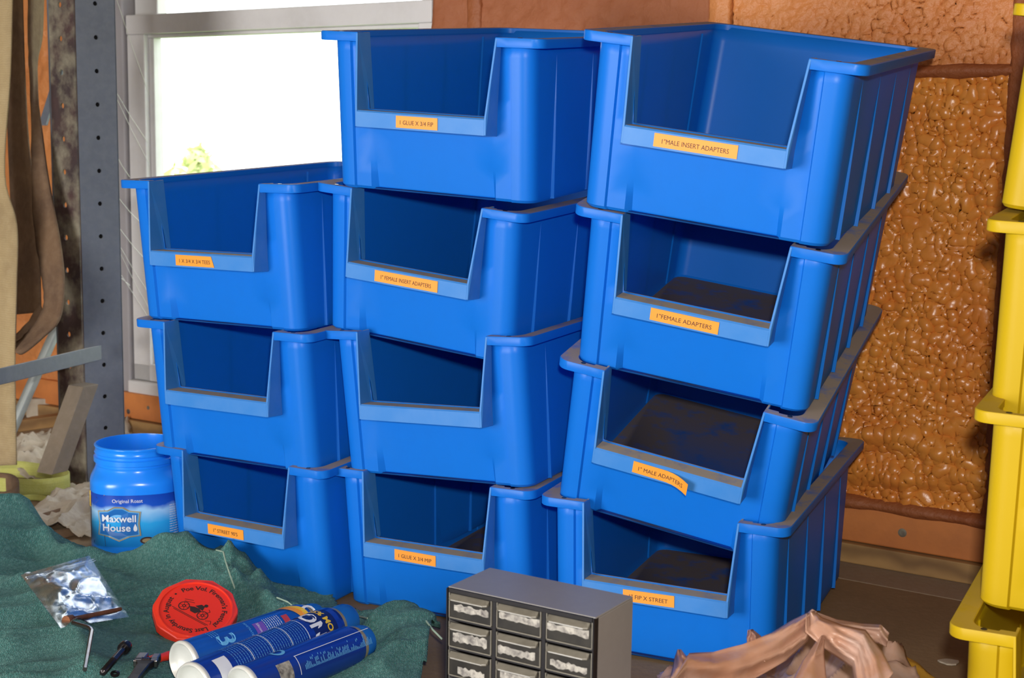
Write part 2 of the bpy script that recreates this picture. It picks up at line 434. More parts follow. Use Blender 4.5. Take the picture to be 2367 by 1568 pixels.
foam(-3.9, -2.71, 0.02, 1.75, 0.010, 0.05, 0.012, 'foam_fine', 5)
foam(0.42, 1.5, 0.15, 1.75, 0.012, 0.035, 0.010, 'foam_fine', 6)
def rough_stud(s0, s1, z0, z1, d, seed, matname='foam_wood', name='stud'):
    """foam-crusted timber: rounded section swept upwards"""
    rings = []; n = 12; w = (s1-s0)/2; sc = (s0+s1)/2
    L_ = z1-z0; k = max(6, int(L_/0.03))
    for i in range(k+1):
        z = z0+L_*i/k; r = []
        for j in range(n):
            a = 2*PI*j/n; cx = math.copysign(abs(math.cos(a))**0.5, math.cos(a)); cy = math.copysign(abs(math.sin(a))**0.5, math.sin(a))
            q = 1+0.10*(random.random()-0.5)
            r.append(wp(sc+cx*w*q, z, d*0.5+cy*d*0.5*q))
        rings.append(r)
    return MB().loft(rings).build(name, matname, wall_back, smooth=60)
rough_stud(-0.428, -0.364, 0.15, 1.75, 0.035, 1, 'foam_fine')
rough_stud(-1.178, -1.128, 0.15, 1.75, 0.040, 2)
rough_stud(0.335, 0.425, 0.15, 1.75, 0.055, 3)
def rough_rail(s0, s1, z0, z1, d, matname, name):
    rings = []; n = 12
    k = int((s1-s0)/0.02)
    for i in range(k+1):
        s_ = s0+(s1-s0)*i/k; r = []
        q0 = 1+0.10*math.sin(i*0.7)+0.06*(random.random()-0.5)
        for j in range(n):
            a = 2*PI*j/n; q = q0*(1+0.05*(random.random()-0.5))
            r.append(wp(s_, (z0+z1)/2+math.sin(a)*(z1-z0)/2*q, d*0.5+math.cos(a)*d*0.5*q))
        rings.append(r)
    return MB().loft(rings).build(name, matname, wall_back, smooth=60)
rough_rail(-0.37, 0.345, 1.192, 1.226, 0.055, 'foam_wood', 'rail')
rough_rail(-1.3, 1.5, 0.135, 0.170, 0.060, 'foam_wood', 'rail')
# sill plates at the foot of the wall
b = MB(); wbox(b, -3.9, 1.6, 0.052, 0.142, 0.0, 0.045)
struct(tag(b.build('trim_1', 'plate', bevel=0.004)))
b = MB(); wbox(b, -3.9, 1.6, 0.0005, 0.050, 0.0, 0.062)
struct(b.build('trim_2', 'plank', bevel=0.003))
# knots in the orange plate
for s_, z_, r_ in ((-0.02+0.17, 0.095, 0.011), (-2.60, 0.075, 0.009), (-2.50, 0.100, 0.007)):
    MB().lathe([(0.0005, 0.0012), (r_*0.6, 0.0012), (r_, 0.0002)], wp(s_, z_, 0.045), -WN, 16).build('knot', 'rusty', bpy.data.objects['trim_1'])

# window
win = empty('window_1', wp((ws0+ws1)/2, wz0, 0)); win['kind'] = 'structure'
def wpart(name, boxes, m_, bev=0.004):
    b = MB()
    for q in boxes: wbox(b, *q)
    o = b.build(name, m_, bevel=bev)
    o.parent = win; o.matrix_parent_inverse = Matrix.Translation(-win.location)
    return o
sL, zB = wpix(306, 500)[0], 0.185
sR = ws1-0.004
zM0, zM1 = 1.372, 1.437
gl = wpix(346, 500)[0]
wpart('jamb', [(-2.705, sL-0.004, wz0, wz1, -0.10, 0.022)], 'jamb', 0.006)
wpart('jamb', [(sR-0.02, sR+0.012, wz0, wz1, -0.10, -0.004)], 'frame')
wpart('sash_stile', [(sL, gl-0.002, zB, zM0, -0.05, 0.008)], 'frame')
wpart('sash_stile', [(sR-0.075, sR-0.022, zB, zM0, -0.05, 0.008)], 'frame')
wpart('meeting_rail', [(sL, sR-0.022, zM0, zM1, -0.05, 0.012), (sL, sR-0.022, zM0-0.012, zM0, -0.05, -0.01)], 'frame')
wpart('bottom_rail', [(sL, sR-0.022, zB, zB+0.06, -0.05, 0.008)], 'frame')
wpart('glazing_bead', [(gl-0.002, gl+0.022, zB+0.06, zM0-0.012, -0.05, -0.012)], 'frame', 0.003)
wpart('upper_stile', [(sL, sL+0.11, zM1, wz1-0.05, -0.075, -0.03)], 'frame')
wpart('upper_stile', [(sR-0.09, sR-0.022, zM1, wz1-0.05, -0.075, -0.03)], 'frame')
wpart('head', [(sL, sR-0.022, wz1-0.05, wz1, -0.09, -0.004)], 'frame')
wpart('window_sill', [(-2.62, sR, wz0-0.012, zB-0.001, -0.10, 0.030)], 'frame', 0.008)
wpart('pane', [(gl, sR-0.07, zB+0.05, zM0, -0.032, -0.028)], 'glass', 0)
wpart('pane', [(sL+0.1, sR-0.08, zM1, wz1-0.05, -0.056, -0.052)], 'glass', 0)

# workbench: main board, rear board
bench = empty('workbench', wp(0, -0.03, 1.2))
tag(bench, 'brown dusty wooden workbench top running along the orange foam wall', 'workbench')
def bpart(name, b, m_, bev=0.0):
    o = b.build(name, m_, bevel=bev); o.parent = bench; o.matrix_parent_inverse = Matrix.Translation(-bench.location); return o
b = MB(); wbox(b, -4.2, 2.6, -0.045, 0.0, 0.196, 2.35); bpart('front_board', b, 'bench', 0.002)
b = MB(); wbox(b, -4.2, 2.6, -0.045, 0.0, -0.01, 0.193); bpart('rear_board', b, 'bench_back', 0.002)
for s_ in (-4.0, -1.2, 2.4):
    b = MB(); wbox(b, s_, s_+0.10, -1.1, -0.045, 2.1, 2.2); bpart('leg', b, 'plank', 0.003)
b = MB(); wbox(b, -4.2, 2.6, -0.16, -0.045, 2.25, 2.3); bpart('apron', b, 'plank', 0.003)

# shrubs outside the window
def shrub(x_s, dist, h, w, label):
    b = MB(); base = wp(x_s, -1.2, -dist)
    for k in range(900):
        a = random.random()*2*PI; r = w*math.sqrt(random.random()); z = h*random.random()**0.8
        r *= (1.05-(z/h)**5)*(0.8+0.3*math.sin(a*5+z*9))
        p = base+Vector((math.cos(a)*r, math.sin(a)*r, z))
        d = Vector((random.uniform(-1,1), random.uniform(-1,1), random.uniform(-.3,1))).normalized()*random.uniform(0.05,0.10)
        e = d.orthogonal().normalized()*0.022
        b.add([p-d, p+e, p+d, p-e], [(0,1,2,3)])
    root = empty('shrub', base); tag(root, label, 'shrub')
    o = b.build('foliage', 'leaf', recalc=False); o.parent = root; o.matrix_parent_inverse = Matrix.Translation(-root.location)
    s2 = MB().tube([base, base+Vector((0.02,0.02,h*0.7))], [0.05, 0.015], 7).build('stem', 'plank'); s2.parent = root; s2.matrix_parent_inverse = Matrix.Translation(-root.location)
shrub(-5.55, 3.2, 2.16, 0.55, 'pale green shrub outside, behind the lower left part of the window')
shrub(-4.25, 3.3, 2.20, 0.55, 'taller pale green shrub outside, behind the middle of the window')

# ================================================================== STACKING BINS
H, W, D = 0.3175, 0.509, 0.7935
WO, WLI, ZL, HL, YL = 0.156, 0.1453, 0.165, 0.0326, -0.0195
def we(z): return WLI+(WO-WLI)*max(0, (z-ZL)/(H-ZL))
def perim(z, off=0.0):
    t = z/H; hw = 0.2270+0.0015*t; yf = 0.018+0.018*(1-t); yb = D-0.024-0.052*(1-t)
    rc, rb = 0.031, 0.030; w_ = we(z)
    h = [(w_, yf), (0.180, yf), (0.183, yf-0.0055)]
    cx, cy = hw-rc, yf-0.0055+rc
    for k in range(7):
        a = -PI/2+PI/2*k/6; h.append((cx+rc*math.cos(a), cy+rc*math.sin(a)))
    for k in range(1, 6): h.append((hw, cy+(yb-rb-cy)*k/6))
    for k in range(6):
        a = PI/2*k/5; h.append((hw-rb+rb*math.cos(a), yb-rb+rb*math.sin(a)))
    h.append((0.1, yb)); h.append((0.0, yb))
    return h+[(-x, y) for x, y in reversed(h[:-1])]
def rim_outer():
    hw = W/2; rc = 0.024; rb = 0.024
    h = [(WO, 0.0), (0.180, 0), (0.19, 0)]
    for k in range(7):
        a = -PI/2+PI/2*k/6; h.append((hw-rc+rc*math.cos(a), rc+rc*math.sin(a)))
    for k in range(1, 6): h.append((hw, rc+(D-rb-rc)*k/6))
    for k in range(6):
        a = PI/2*k/5; h.append((hw-rb+rb*math.cos(a), D-rb+rb*math.sin(a)))
    h.append((0.1, D)); h.append((0, D))
    return h+[(-x, y) for x, y in reversed(h[:-1])]
def make_bin(col, lipcol, name='storage_bin'):
    root = empty(name)
    zs = [0.0, 0.006, 0.03, 0.06, 0.10, 0.13, ZL, 0.20, 0.24, 0.28, H-0.004]
    rings = [[(x, y, z) for x, y in perim(z)] for z in zs]
    n = len(rings[0])
    # tuck the very bottom in a little
    rings[0] = [(x*0.985, 0.4+(y-0.4)*0.985, z) for x, y, z in rings[0]]
    b = MB(); b.loft(rings, closed=False, cap=False)
    # recessed middle panel with its steps
    pl = [z for z in zs if z <= ZL+1e-6]
    rows = []
    for i, z in enumerate(pl):
        t = z/ZL; yc = 0.051-0.029*t; xr, yr, _ = rings[i][0]; step = 0.010
        rows.append([(xr, yr, z), (xr-step, yc, z)] + [(xr-step-(2*xr-2*step)*k/6, yc, z) for k in range(1, 6)] + [(-xr+step, yc, z), (-xr, yr, z)])
    b.loft(rows, closed=False, cap=False)
    # floor
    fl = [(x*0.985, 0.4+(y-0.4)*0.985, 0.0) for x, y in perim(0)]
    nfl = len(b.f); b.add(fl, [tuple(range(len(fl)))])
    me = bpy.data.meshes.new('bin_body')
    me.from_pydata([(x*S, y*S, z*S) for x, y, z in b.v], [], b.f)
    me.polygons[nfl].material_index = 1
    bm = bmesh.new(); bm.from_mesh(me)
    bmesh.ops.remove_doubles(bm, verts=bm.verts, dist=0.0004)
    bmesh.ops.recalc_face_normals(bm, faces=bm.faces)
    fx = max(bm.faces, key=lambda f: f.calc_center_median().x)
    if fx.normal.x < 0: bmesh.ops.reverse_faces(bm, faces=bm.faces)
    bm.to_mesh(me); bm.free()
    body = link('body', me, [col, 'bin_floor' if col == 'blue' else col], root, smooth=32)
    md = body.modifiers.new('wall', 'SOLIDIFY'); md.thickness = 0.0035; md.offset = -1
    # rim
    po, pi = rim_outer(), perim(H)
    def at(t, z): return [(pi[k][0]+(po[k][0]-pi[k][0])*t, pi[k][1]+(po[k][1]-pi[k][1])*t, z) for k in range(len(po))]
    sec = [(-0.22, H-0.012), (-0.22, H-0.001), (-0.16, H), (0.95, H), (1.0, H-0.0015), (1.0, H-0.0165), (0.97, H-0.018), (0.88, H-0.017), (0.88, H-0.006), (0.0, H-0.006), (0.0, H-0.012)]
    cols = [at(t, z) for t, z in sec]
    rr = [[cols[j][k] for j in range(len(sec))] for k in range(len(po))]
    b = MB().loft(rr, closed=True, cap=True)
    rim = b.build('rim', [col], root, smooth=28)
    for sx in (-1, 1):
        MB().lathe([(0.0004, 0.0012), (0.0045, 0.0012), (0.0055, 0.0002)], (sx*0.203, 0.012, H-0.0005), (0, 0, 1), 10).build('rim_hole_disc', 'oxide' if col == 'blue' else 'black', rim)  # flat dark disc painted for a hole's shaded inside, nothing is cut
    # opening flanges: fins from the rim down to the ends of the lip
    for sx in (-1, 1):
        poly = [(0.0, H-0.001), (YL*0.5, (H+ZL)/2), (YL, ZL), (YL, ZL-HL), (0.028, ZL-HL-0.005), (0.046, ZL), (0.046, H-0.001)]
        a = [(sx*(we(z)-0.0005), y, z) for y, z in poly]; c_ = [(sx*(we(z)+0.004), y, z) for y, z in poly]
        MB().loft([a, c_]).build('opening_flange', lipcol, root, bevel=0.001)
    # lip
    sec = [(YL, ZL-HL), (YL, ZL-0.003), (YL+0.003, ZL), (0.022, ZL-0.002), (0.022, ZL-0.007), (YL+0.0045, ZL-0.005), (YL+0.0045, ZL-HL)]
    MB().loft([[(x, y, z) for y, z in sec] for x in (-WLI, -0.05, 0.05, WLI)]).build('lip', lipcol, root, smooth=40)
    # ribs
    for sx in (-1, 1):
        for yy in (0.125, 0.30, 0.475, 0.645):
            rows = []
            for z, p in ((0.003, 0.0075), (0.10, 0.0060), (0.20, 0.0035), (0.285, 0.0010)):
                hw = 0.2270+0.0015*z/H-0.001; yv = yy-0.03*(1-z/H)*(yy/0.645)
                rows.append([(sx*hw, yv-0.0042, z), (sx*(hw+p), yv-0.0022, z), (sx*(hw+p), yv+0.0022, z), (sx*hw, yv+0.0042, z)])
            MB().loft(rows).build('rib', col, root)
        for yy in (0.105, 0.655):
            rows = []
            for z in (0.006, 0.15, H-0.02):
                hw = 0.2270+0.0015*z/H-0.003; yv = yy-0.03*(1-z/H)*(yy/0.655)
                rows.append([(sx*hw, yv-0.006, z), (sx*(hw-0.004), yv-0.001, z), (sx*(hw-0.004), yv+0.001, z), (sx*hw, yv+0.006, z)])
            MB().loft(rows).build('inner_ridge', col, root)
    return root
def pose(o, x, y, z, rx, ry, rz):
    o.location = Vector((x, y, z))*S
    o.rotation_mode = 'XYZ'
    o.rotation_euler = (rx, ry, rz)
def sticker(root, x0, x1, txt, tilt=0.0, zc=None, h=0.0235, cut=0, curl=0, ts=0.0118):
    """orange tape on the lip face with printed lettering; curl lifts its right end"""
    w = x1-x0; xc = (x0+x1)/2; zc = zc if zc else ZL-HL/2-0.001
    ca, sa = math.cos(tilt), math.sin(tilt)
    def P(a, c_, e):                    # a along, c up, e proud
        t = max(0, (a/w+0.5)-0.55)/0.45
        return (xc+a*ca-c_*sa, YL-0.0006-e-curl*t*t, zc+a*sa+c_*ca-curl*0.35*t*t)
    n = 10; top = []; bot = []
    for k in range(n+1):
        a = -w/2+w*k/n
        top.append((a, h/2)); bot.append((a, -h/2))
    if cut: top[-1] = (top[-1][0]-cut, h/2)
    r = [[P(*top[k], 0.0008), P(*bot[k], 0.0008), P(*bot[k], 0), P(*top[k], 0)] for k in range(n+1)]
    st = MB().loft(r).build('label_sticker', 'sticker', root)
    vs, fs = text_mesh(txt, ts)
    xs = [v[0] for v in vs]; tw = max(xs)-min(xs); k = min(1.0, 0.80*w/tw)
    mid = (max(xs)+min(xs))/2
    b = MB(); b.add([P((a-mid)*k, c_-0.0015, 0.0012) for a, c_ in vs], fs)
    b.build('lettering', 'ink', st, recalc=False)
blue = make_bin('blue', 'blue_lip')
POS = {
'R4': (0.3185, 2.5065, 0.8833, 0.0985, 0.133, -0.4055), 'R3': (0.3201, 2.6184, 0.5693, 0.1696, 0.1467, -0.3718),
'R2': (0.2892, 2.6917, 0.2654, 0.176, 0.1765, -0.3652), 'R1': (0.2909, 2.6921, 0.0055, 0.0296, 0.0108, -0.4151),
'M4': (-0.1818, 2.8504, 0.9192, 0.0844, 0.0529, -0.4709), 'M3': (-0.2155, 2.8848, 0.6062, 0.0687, 0.0994, -0.4938),
'M2': (-0.1736, 2.9107, 0.3172, 0.0316, -0.0463, -0.4901), 'M1': (-0.1709, 2.9452, 0.0029, 0.0351, -0.0143, -0.4765),
'L3': (-0.6651, 3.0963, 0.617, 0.0498, -0.006, -0.5205), 'L2': (-0.6396, 3.1099, 0.3009, 0.0532, -0.0064, -0.5213),
'L1': (-0.6104, 3.1375, -0.0004, 0.0557, -0.0056, -0.5356)}
LAB = {
'R4': 'blue bin topmost of the right stack, orange sticker reading 1" MALE INSERT ADAPTERS',
'R3': 'blue bin second from top of the right stack, sticker reading 1" FEMALE ADAPTERS',
'R2': 'blue bin third from top of the right stack, curling sticker reading 1" MALE ADAPTERS',
'R1': 'blue bin at the bottom of the right stack, sticker reading 1" FIP X STREET',
'M4': 'blue bin topmost of the middle stack, sticker reading 1 GLUE X 3/4 FIP',
'M3': 'blue bin second from top of the middle stack, sticker reading 1" FEMALE INSERT ADAPTERS',
'M2': 'blue bin in the middle stack with no sticker on its lip',
'M1': 'blue bin at the bottom of the middle stack, GLUE X 3/4 MIP sticker',
'L3': 'blue bin topmost of the left stack in front of the window, TEES sticker',
'L2': 'blue bin without sticker in the middle of the left stack',
'L1': "blue bin at the bottom of the left stack, sticker reading 1\" STREET 90'S"}
# sticker: x range on the lip, text, tilt, letter size
STK = {
'R4': (-0.088, 0.063, '1"MALE INSERT ADAPTERS', 0.0), 'R3': (-0.075, 0.055, '1"FEMALE ADAPTERS', -0.01),
'R2': (-0.066, 0.049, '1" MALE ADAPTERS', -0.02), 'R1': (-0.062, 0.043, '1" FIP X STREET', 0.02),
'M4': (-0.052, 0.043, '1 GLUE X 3/4 FIP', 0.0), 'M3': (-0.075, 0.078, '1" FEMALE INSERT ADAPTERS', 0.0),
'M1': (-0.068, 0.034, '1 GLUE X 3/4 MIP', -0.02), 'L3': (-0.070, 0.040, '1 X 3/4 X 3/4 TEES', 0.0),
'L1': (-0.072, 0.034, "1\" STREET 90'S", 0.0)}
BIN = {}
for k, p in POS.items():
    if k == 'M3':                       # sits a little further back, inside the rim below
        q = CAM+(Vector(p[:3])-CAM)*1.014; p = (*q, *p[3:])
    o = copy_tree(blue)
    pose(o, *p)
    tag(o, LAB[k], 'storage bin', {'R': 'blue bins of the right stack', 'M': 'blue bins of the middle stack', 'L': 'blue bins of the left stack'}[k[0]])
    if k in STK:
        x0, x1, tx, tl = STK[k]
        sticker(o, x0, x1, tx, tl, cut=0.008 if k == 'L3' else 0, curl=0.018 if k == 'R2' else 0)
    BIN[k] = o
for ch in list(blue.children_recursive): bpy.data.objects.remove(ch)
bpy.data.objects.remove(blue)

yb = make_bin('yellow', 'yellow')
YL_LAB = ['yellow bin at the bottom of the stack at the right edge, rim lowest down',
          'yellow bin second from the bottom of the stack at the right edge',
          'yellow bin third from the bottom of the stack at the right edge',
          'topmost yellow bin of the stack at the right edge, cut by the frame']
ry_ = -0.47
for k, (px, py) in enumerate([(2192, 1400), (2248, 948), (2277, 508), (2340, 6)]):
    o = yb if k == 0 else copy_tree(yb)
    q = atD(px, py, [2.13, 2.15, 2.17, 2.19][k])
    rx, ry = 0.03+0.01*k, [0.0, 0.03, 0.04, 0.115][k]
    R_ = Matrix.Rotation(ry_, 3, 'Z') @ Matrix.Rotation(ry, 3, 'Y') @ Matrix.Rotation(rx, 3, 'X')
    q = q-R_ @ Vector((-W/2, 0, H))
    if k == 0: q.z = 0.002
    pose(o, q.x, q.y, q.z, rx, ry, ry_)
    tag(o, YL_LAB[k], 'storage bin', 'yellow bins stacked at the right edge')

# ================================================================== TOWEL
def P2(px, py, h):
    q = atZ(px, py, h); return (q.x, q.y, h)
ridge = [(-160,1150,.165),(-60,1146,.17),(0,1142,.17),(40,1160,.155),(70,1200,.12),(100,1240,.085),(150,1272,.060),(215,1292,.045),(300,1294,.055),
         (335,1274,.085),(372,1246,.118),(425,1262,.108),(465,1280,.088),(500,1268,.100),(535,1278,.092),(565,1305,.075),(600,1345,.055),(640,1368,.035),(700,1392,.018),(765,1409,.012)]
ridge2 = [(812,1410,.035),(850,1424,.060),(900,1416,.085),(970,1413,.095),(1000,1426,.090),(1024,1462,.060)]
inner = [(-160,1300,.08),(0,1250,.105),(60,1290,.06),(0,1330,.055),(-100,1370,.08),(0,1372,.082),(60,1378,.080),(115,1402,.070),(150,1330,.030),(230,1330,.038),(300,1330,.045),(400,1312,.070),(470,1325,.060),
         (520,1340,.060),(452,1352,.062),(452,1408,.028),(452,1470,.006),(340,1400,.022),(560,1410,.030),(610,1400,.034),(650,1420,.030),(720,1420,.028),(230,1470,.036),(330,1530,.036),(150,1530,.055),(20,1480,.085),(0,1568,.085),
         (520,1500,.038),(620,1480,.040),(700,1450,.040),(780,1440,.036),(560,1560,.046),(700,1568,.046),(760,1520,.046),(835,1500,.046),(860,1462,.070),(930,1452,.098),(900,1475,.072),(960,1500,.070),(880,1540,.075),(1010,1540,.055),(950,1568,.062)]
ctl = [P2(*q) for q in ridge+ridge2+inner]
back = []
for q in ridge+ridge2:
    p = P2(*q); back.append((p[0]*1.045, p[1]*1.045+0.01, 0.004))
ctl += back
for x in (-1.35, -1.0, -0.6, -0.25):
    for y in (2.5, 2.25, 2.0):
        if y == 2.5 and x > -0.9: continue
        ctl.append((x, y, 0.055+0.02*math.sin(x*9+y*5)))
ctl += [(-0.12, 2.5, 0.05), (-0.14, 2.7, 0.06), (-1.45, 3.0, 0.07), (-1.5, 3.4, 0.12), (-1.45, 2.7, 0.07)]
CT = np.array(ctl)
def rbf_fit(CT, lam=0.002):
    d = np.hypot(CT[:,None,0]-CT[None,:,0], CT[:,None,1]-CT[None,:,1])
    n = len(CT); A = np.zeros((n+1, n+1)); A[:n,:n] = -d-lam*np.eye(n); A[:n,n] = 1; A[n,:n] = 1
    return np.linalg.solve(A, np.append(CT[:,2], 0))
TWt = rbf_fit(CT)
FOLDS = []
for pts_, hh, ww in (([(170,1296),(300,1312),(420,1322),(540,1362),(650,1402)], .024, .030), ([(-80,1365),(0,1376),(85,1394),(160,1432),(190,1490),(215,1568)], .028, .045),
        ([(368,1250),(395,1290),(460,1322),(560,1335)], .022, .022), ([(500,1272),(520,1310),(543,1365)], .022, .014), ([(-40,1195),(60,1250),(160,1302),(270,1345)], .026, .030),
        ([(600,1352),(660,1385),(720,1418)], .016, .016), ([(858,1482),(900,1464),(962,1450)], .022, .013), ([(826,1432),(900,1424),(1000,1428)], .016, .018),
        ([(130,1340),(250,1372),(330,1362)], .014, .020), ([(300,1568),(330,1500),(345,1450)], .010, .025), ([(880,1568),(930,1520),(1010,1500)], .016, .025), ([(545,1300),(590,1350),(620,1390)], .016, .018)):
    FOLDS.append(([P2(a_, b_, 0.05)[:2] for a_, b_ in pts_], hh, ww))
def towel_h(x, y, detail=True):
    x = np.asarray(x, float); y = np.asarray(y, float)
    h = np.full(x.shape, TWt[-1])
    for (cx, cy, _), w in zip(ctl, TWt[:-1]):
        h = h - w*np.sqrt((x-cx)**2+(y-cy)**2+0.0004)
    if detail:
        a = x*0.8+y*0.6; b = -x*0.6+y*0.8
        k = 1-0.85*np.exp(-((x+0.63)**2+(y-2.76)**2)/0.012)-0.6*np.exp(-((x+0.42)**2+(y-2.5)**2)/0.02)-0.8*np.exp(-((x+0.75)**2+(y-2.60)**2)/0.02)
        k = np.clip(k, 0.1, 1)
        wx = x+0.05*(vnoise(x/0.15, y/0.15, 21)-0.5); wy = y+0.05*(vnoise(x/0.15, y/0.15, 22)-0.5)
        a = wx*0.8+wy*0.6; b = -wx*0.6+wy*0.8
        r = np.abs(vnoise(a/0.34+5, b/0.085+9, 4)-0.5)*2
        h = h+k*(0.020*(1-r)**2-0.007)+0.005*(vnoise(x/0.05, y/0.07, 8)-0.5)
        r2 = np.abs(vnoise((wx*0.5-wy*0.86)/0.06+15, (wx*0.86+wy*0.5)/0.26+3, 6)-0.5)*2
        h = h+k*0.008*(1-r2)**2.5
        for P_, hh, ww in FOLDS:
            d = np.full(x.shape, 9.0)
            for (ax_, ay_), (bx_, by_) in zip(P_[:-1], P_[1:]):
                vx, vy = bx_-ax_, by_-ay_; t = np.clip(((x-ax_)*vx+(y-ay_)*vy)/(vx*vx+vy*vy), 0, 1)
                d = np.minimum(d, np.hypot(x-ax_-t*vx, y-ay_-t*vy))
            h = h+hh*np.exp(-(d/ww)**1.6)
    return np.maximum(h, 0.003)
step = 0.0065
xs = np.arange(-1.62, -0.08, step); ys = np.arange(1.98, 3.75, step)
X, Y = np.meshgrid(xs, ys, indexing='ij')
Hh = towel_h(X, Y)
# outline: back edge just behind the ridges
bk = [(p[0], p[1]) for p in back[:len(ridge)]]
poly = [(-1.6, 2.0), (-1.6, 3.5)] + [(x*0.985, y*0.985) for x, y in bk] + [P2(800,1418,.01)[:2]] + [(x*0.985, y*0.985) for x, y, _ in back[len(ridge):]] + [(-0.150, 2.62), (-0.150, 2.32), (-0.2, 2.0)]
def inside(px, py, poly):
    c_ = np.zeros(px.shape, bool); n = len(poly)
    for i in range(n):
        x0, y0 = poly[i]; x1, y1 = poly[(i+1) % n]
        if y0 == y1: continue
        c_ ^= ((y0 > py) != (y1 > py)) & (px < (x1-x0)*(py-y0)/(y1-y0)+x0)
    return c_
wob = 0.008
In = inside(X+wob*(vnoise(X/0.06, Y/0.06, 11)-0.5), Y+wob*(vnoise(X/0.06, Y/0.06, 12)-0.5), poly)
V = np.stack([X, Y, Hh], -1).reshape(-1, 3)
me = np_mesh('towel', V, grid_faces(len(xs), len(ys), In[:-1,:-1] & In[1:,:-1] & In[:-1,1:] & In[1:,1:]))
towel = link('towel', me, 'towel', smooth=180)
md = towel.modifiers.new('s', 'SOLIDIFY'); md.thickness = 0.003; md.offset = -1
tag(towel, 'crumpled teal terry towel spread over the lower left of the workbench', 'towel')
def th(x, y, detail=True): return float(towel_h(np.array([x]), np.array([y]), detail)[0])
def on_towel(px, py, lift=0.0, detail=True):
    d = ray(px, py); t = 1.9
    while t < 4.5:
        q = CAM+d*t
        if q.z <= th(q.x, q.y, detail)+lift: return q
        t += 0.004
    return atZ(px, py, 0.02)
for line in ([(500,1272),(516,1276),(522,1300),(532,1330),(543,1362)], [(640,1382),(665,1392),(690,1412),(700,1424)],
             [(812,1412),(824,1424),(850,1430)], [(985,1436),(1000,1456),(1022,1478)]):
    pts = [on_towel(*q, 0.0015) for q in line]
    MB().tube(pts, 0.0019, 6).build('hem', 'hem', towel, smooth=60)

# ================================================================== COFFEE TUB
tc0 = atZ(322, 1262); TX, TY = tc0.x, tc0.y
TUBH = 0.262
def tub_r(th_, z):
    """rounded-square body, round neck"""
    n = 3.6; c_, s_ = abs(math.cos(th_)), abs(math.sin(th_))
    sq = 1/((c_**n+s_**n)**(1/n))
    def lerp(a, b_, t): t = min(1, max(0, t)); t = t*t*(3-2*t); return a+(b_-a)*t
    if z < 0.012: r = 0.106+0.010*(z/0.012)**0.5; k = 0.6
    elif z < 0.165: r = 0.1160; k = 0.6
    elif z < 0.222: r = lerp(0.1160, 0.1015, (z-0.180)/0.040); k = lerp(0.6, 0.0, (z-0.185)/0.03)
    else: r = 0.101; k = 0
    return r*(1+(sq-1)*k*0.9)
TROT = math.radians(12)
def tub_pt(a, z, e=0.0):
    r = tub_r(a, z)+e
    return Vector((TX+math.cos(a+TROT)*r, TY+math.sin(a+TROT)*r, z))
tub = empty('coffee_tub', (TX, TY, 0))
tag(tub, 'open bright blue plastic coffee tub beside the left stack of bins', 'coffee tub')
def reparent(o, root):
    o.parent = root; o.matrix_parent_inverse = root.matrix_world.inverted() if False else Matrix.Translation(-root.location)
    return o
zl_ = [0.0, 0.002, 0.006, 0.012, 0.03, 0.06, 0.10, 0.14, 0.165, 0.174, 0.180, 0.187, 0.194, 0.201, 0.208, 0.215, 0.222]
n_ = 72
rings = [[tub_pt(2*PI*j/n_, z) for j in range(n_)] for z in zl_]
b = MB().loft(rings, True, False)
b.add(rings[0], [tuple(range(n_-1, -1, -1))])
o = reparent(b.build('body', 'tub', smooth=50), tub)
md = o.modifiers.new('s', 'SOLIDIFY'); md.thickness = 0.0025; md.offset = -1
prof = [(0.1017,0.2200),(0.1017,0.2260),(0.1060,0.2280),(0.1060,0.2395),(0.1020,0.2420),(0.1020,0.2480),(0.1045,0.2500),(0.1020,0.2540),(0.1020,0.2640),(0.1040,0.2660),(0.1040,0.2685),(0.1025,0.2700),(0.0990,0.2700),(0.0985,0.2660),(0.0985,0.2200)]
reparent(MB().lathe(prof, (TX, TY, 0), (0,0,1), 72).build('neck', 'tub', smooth=50), tub)
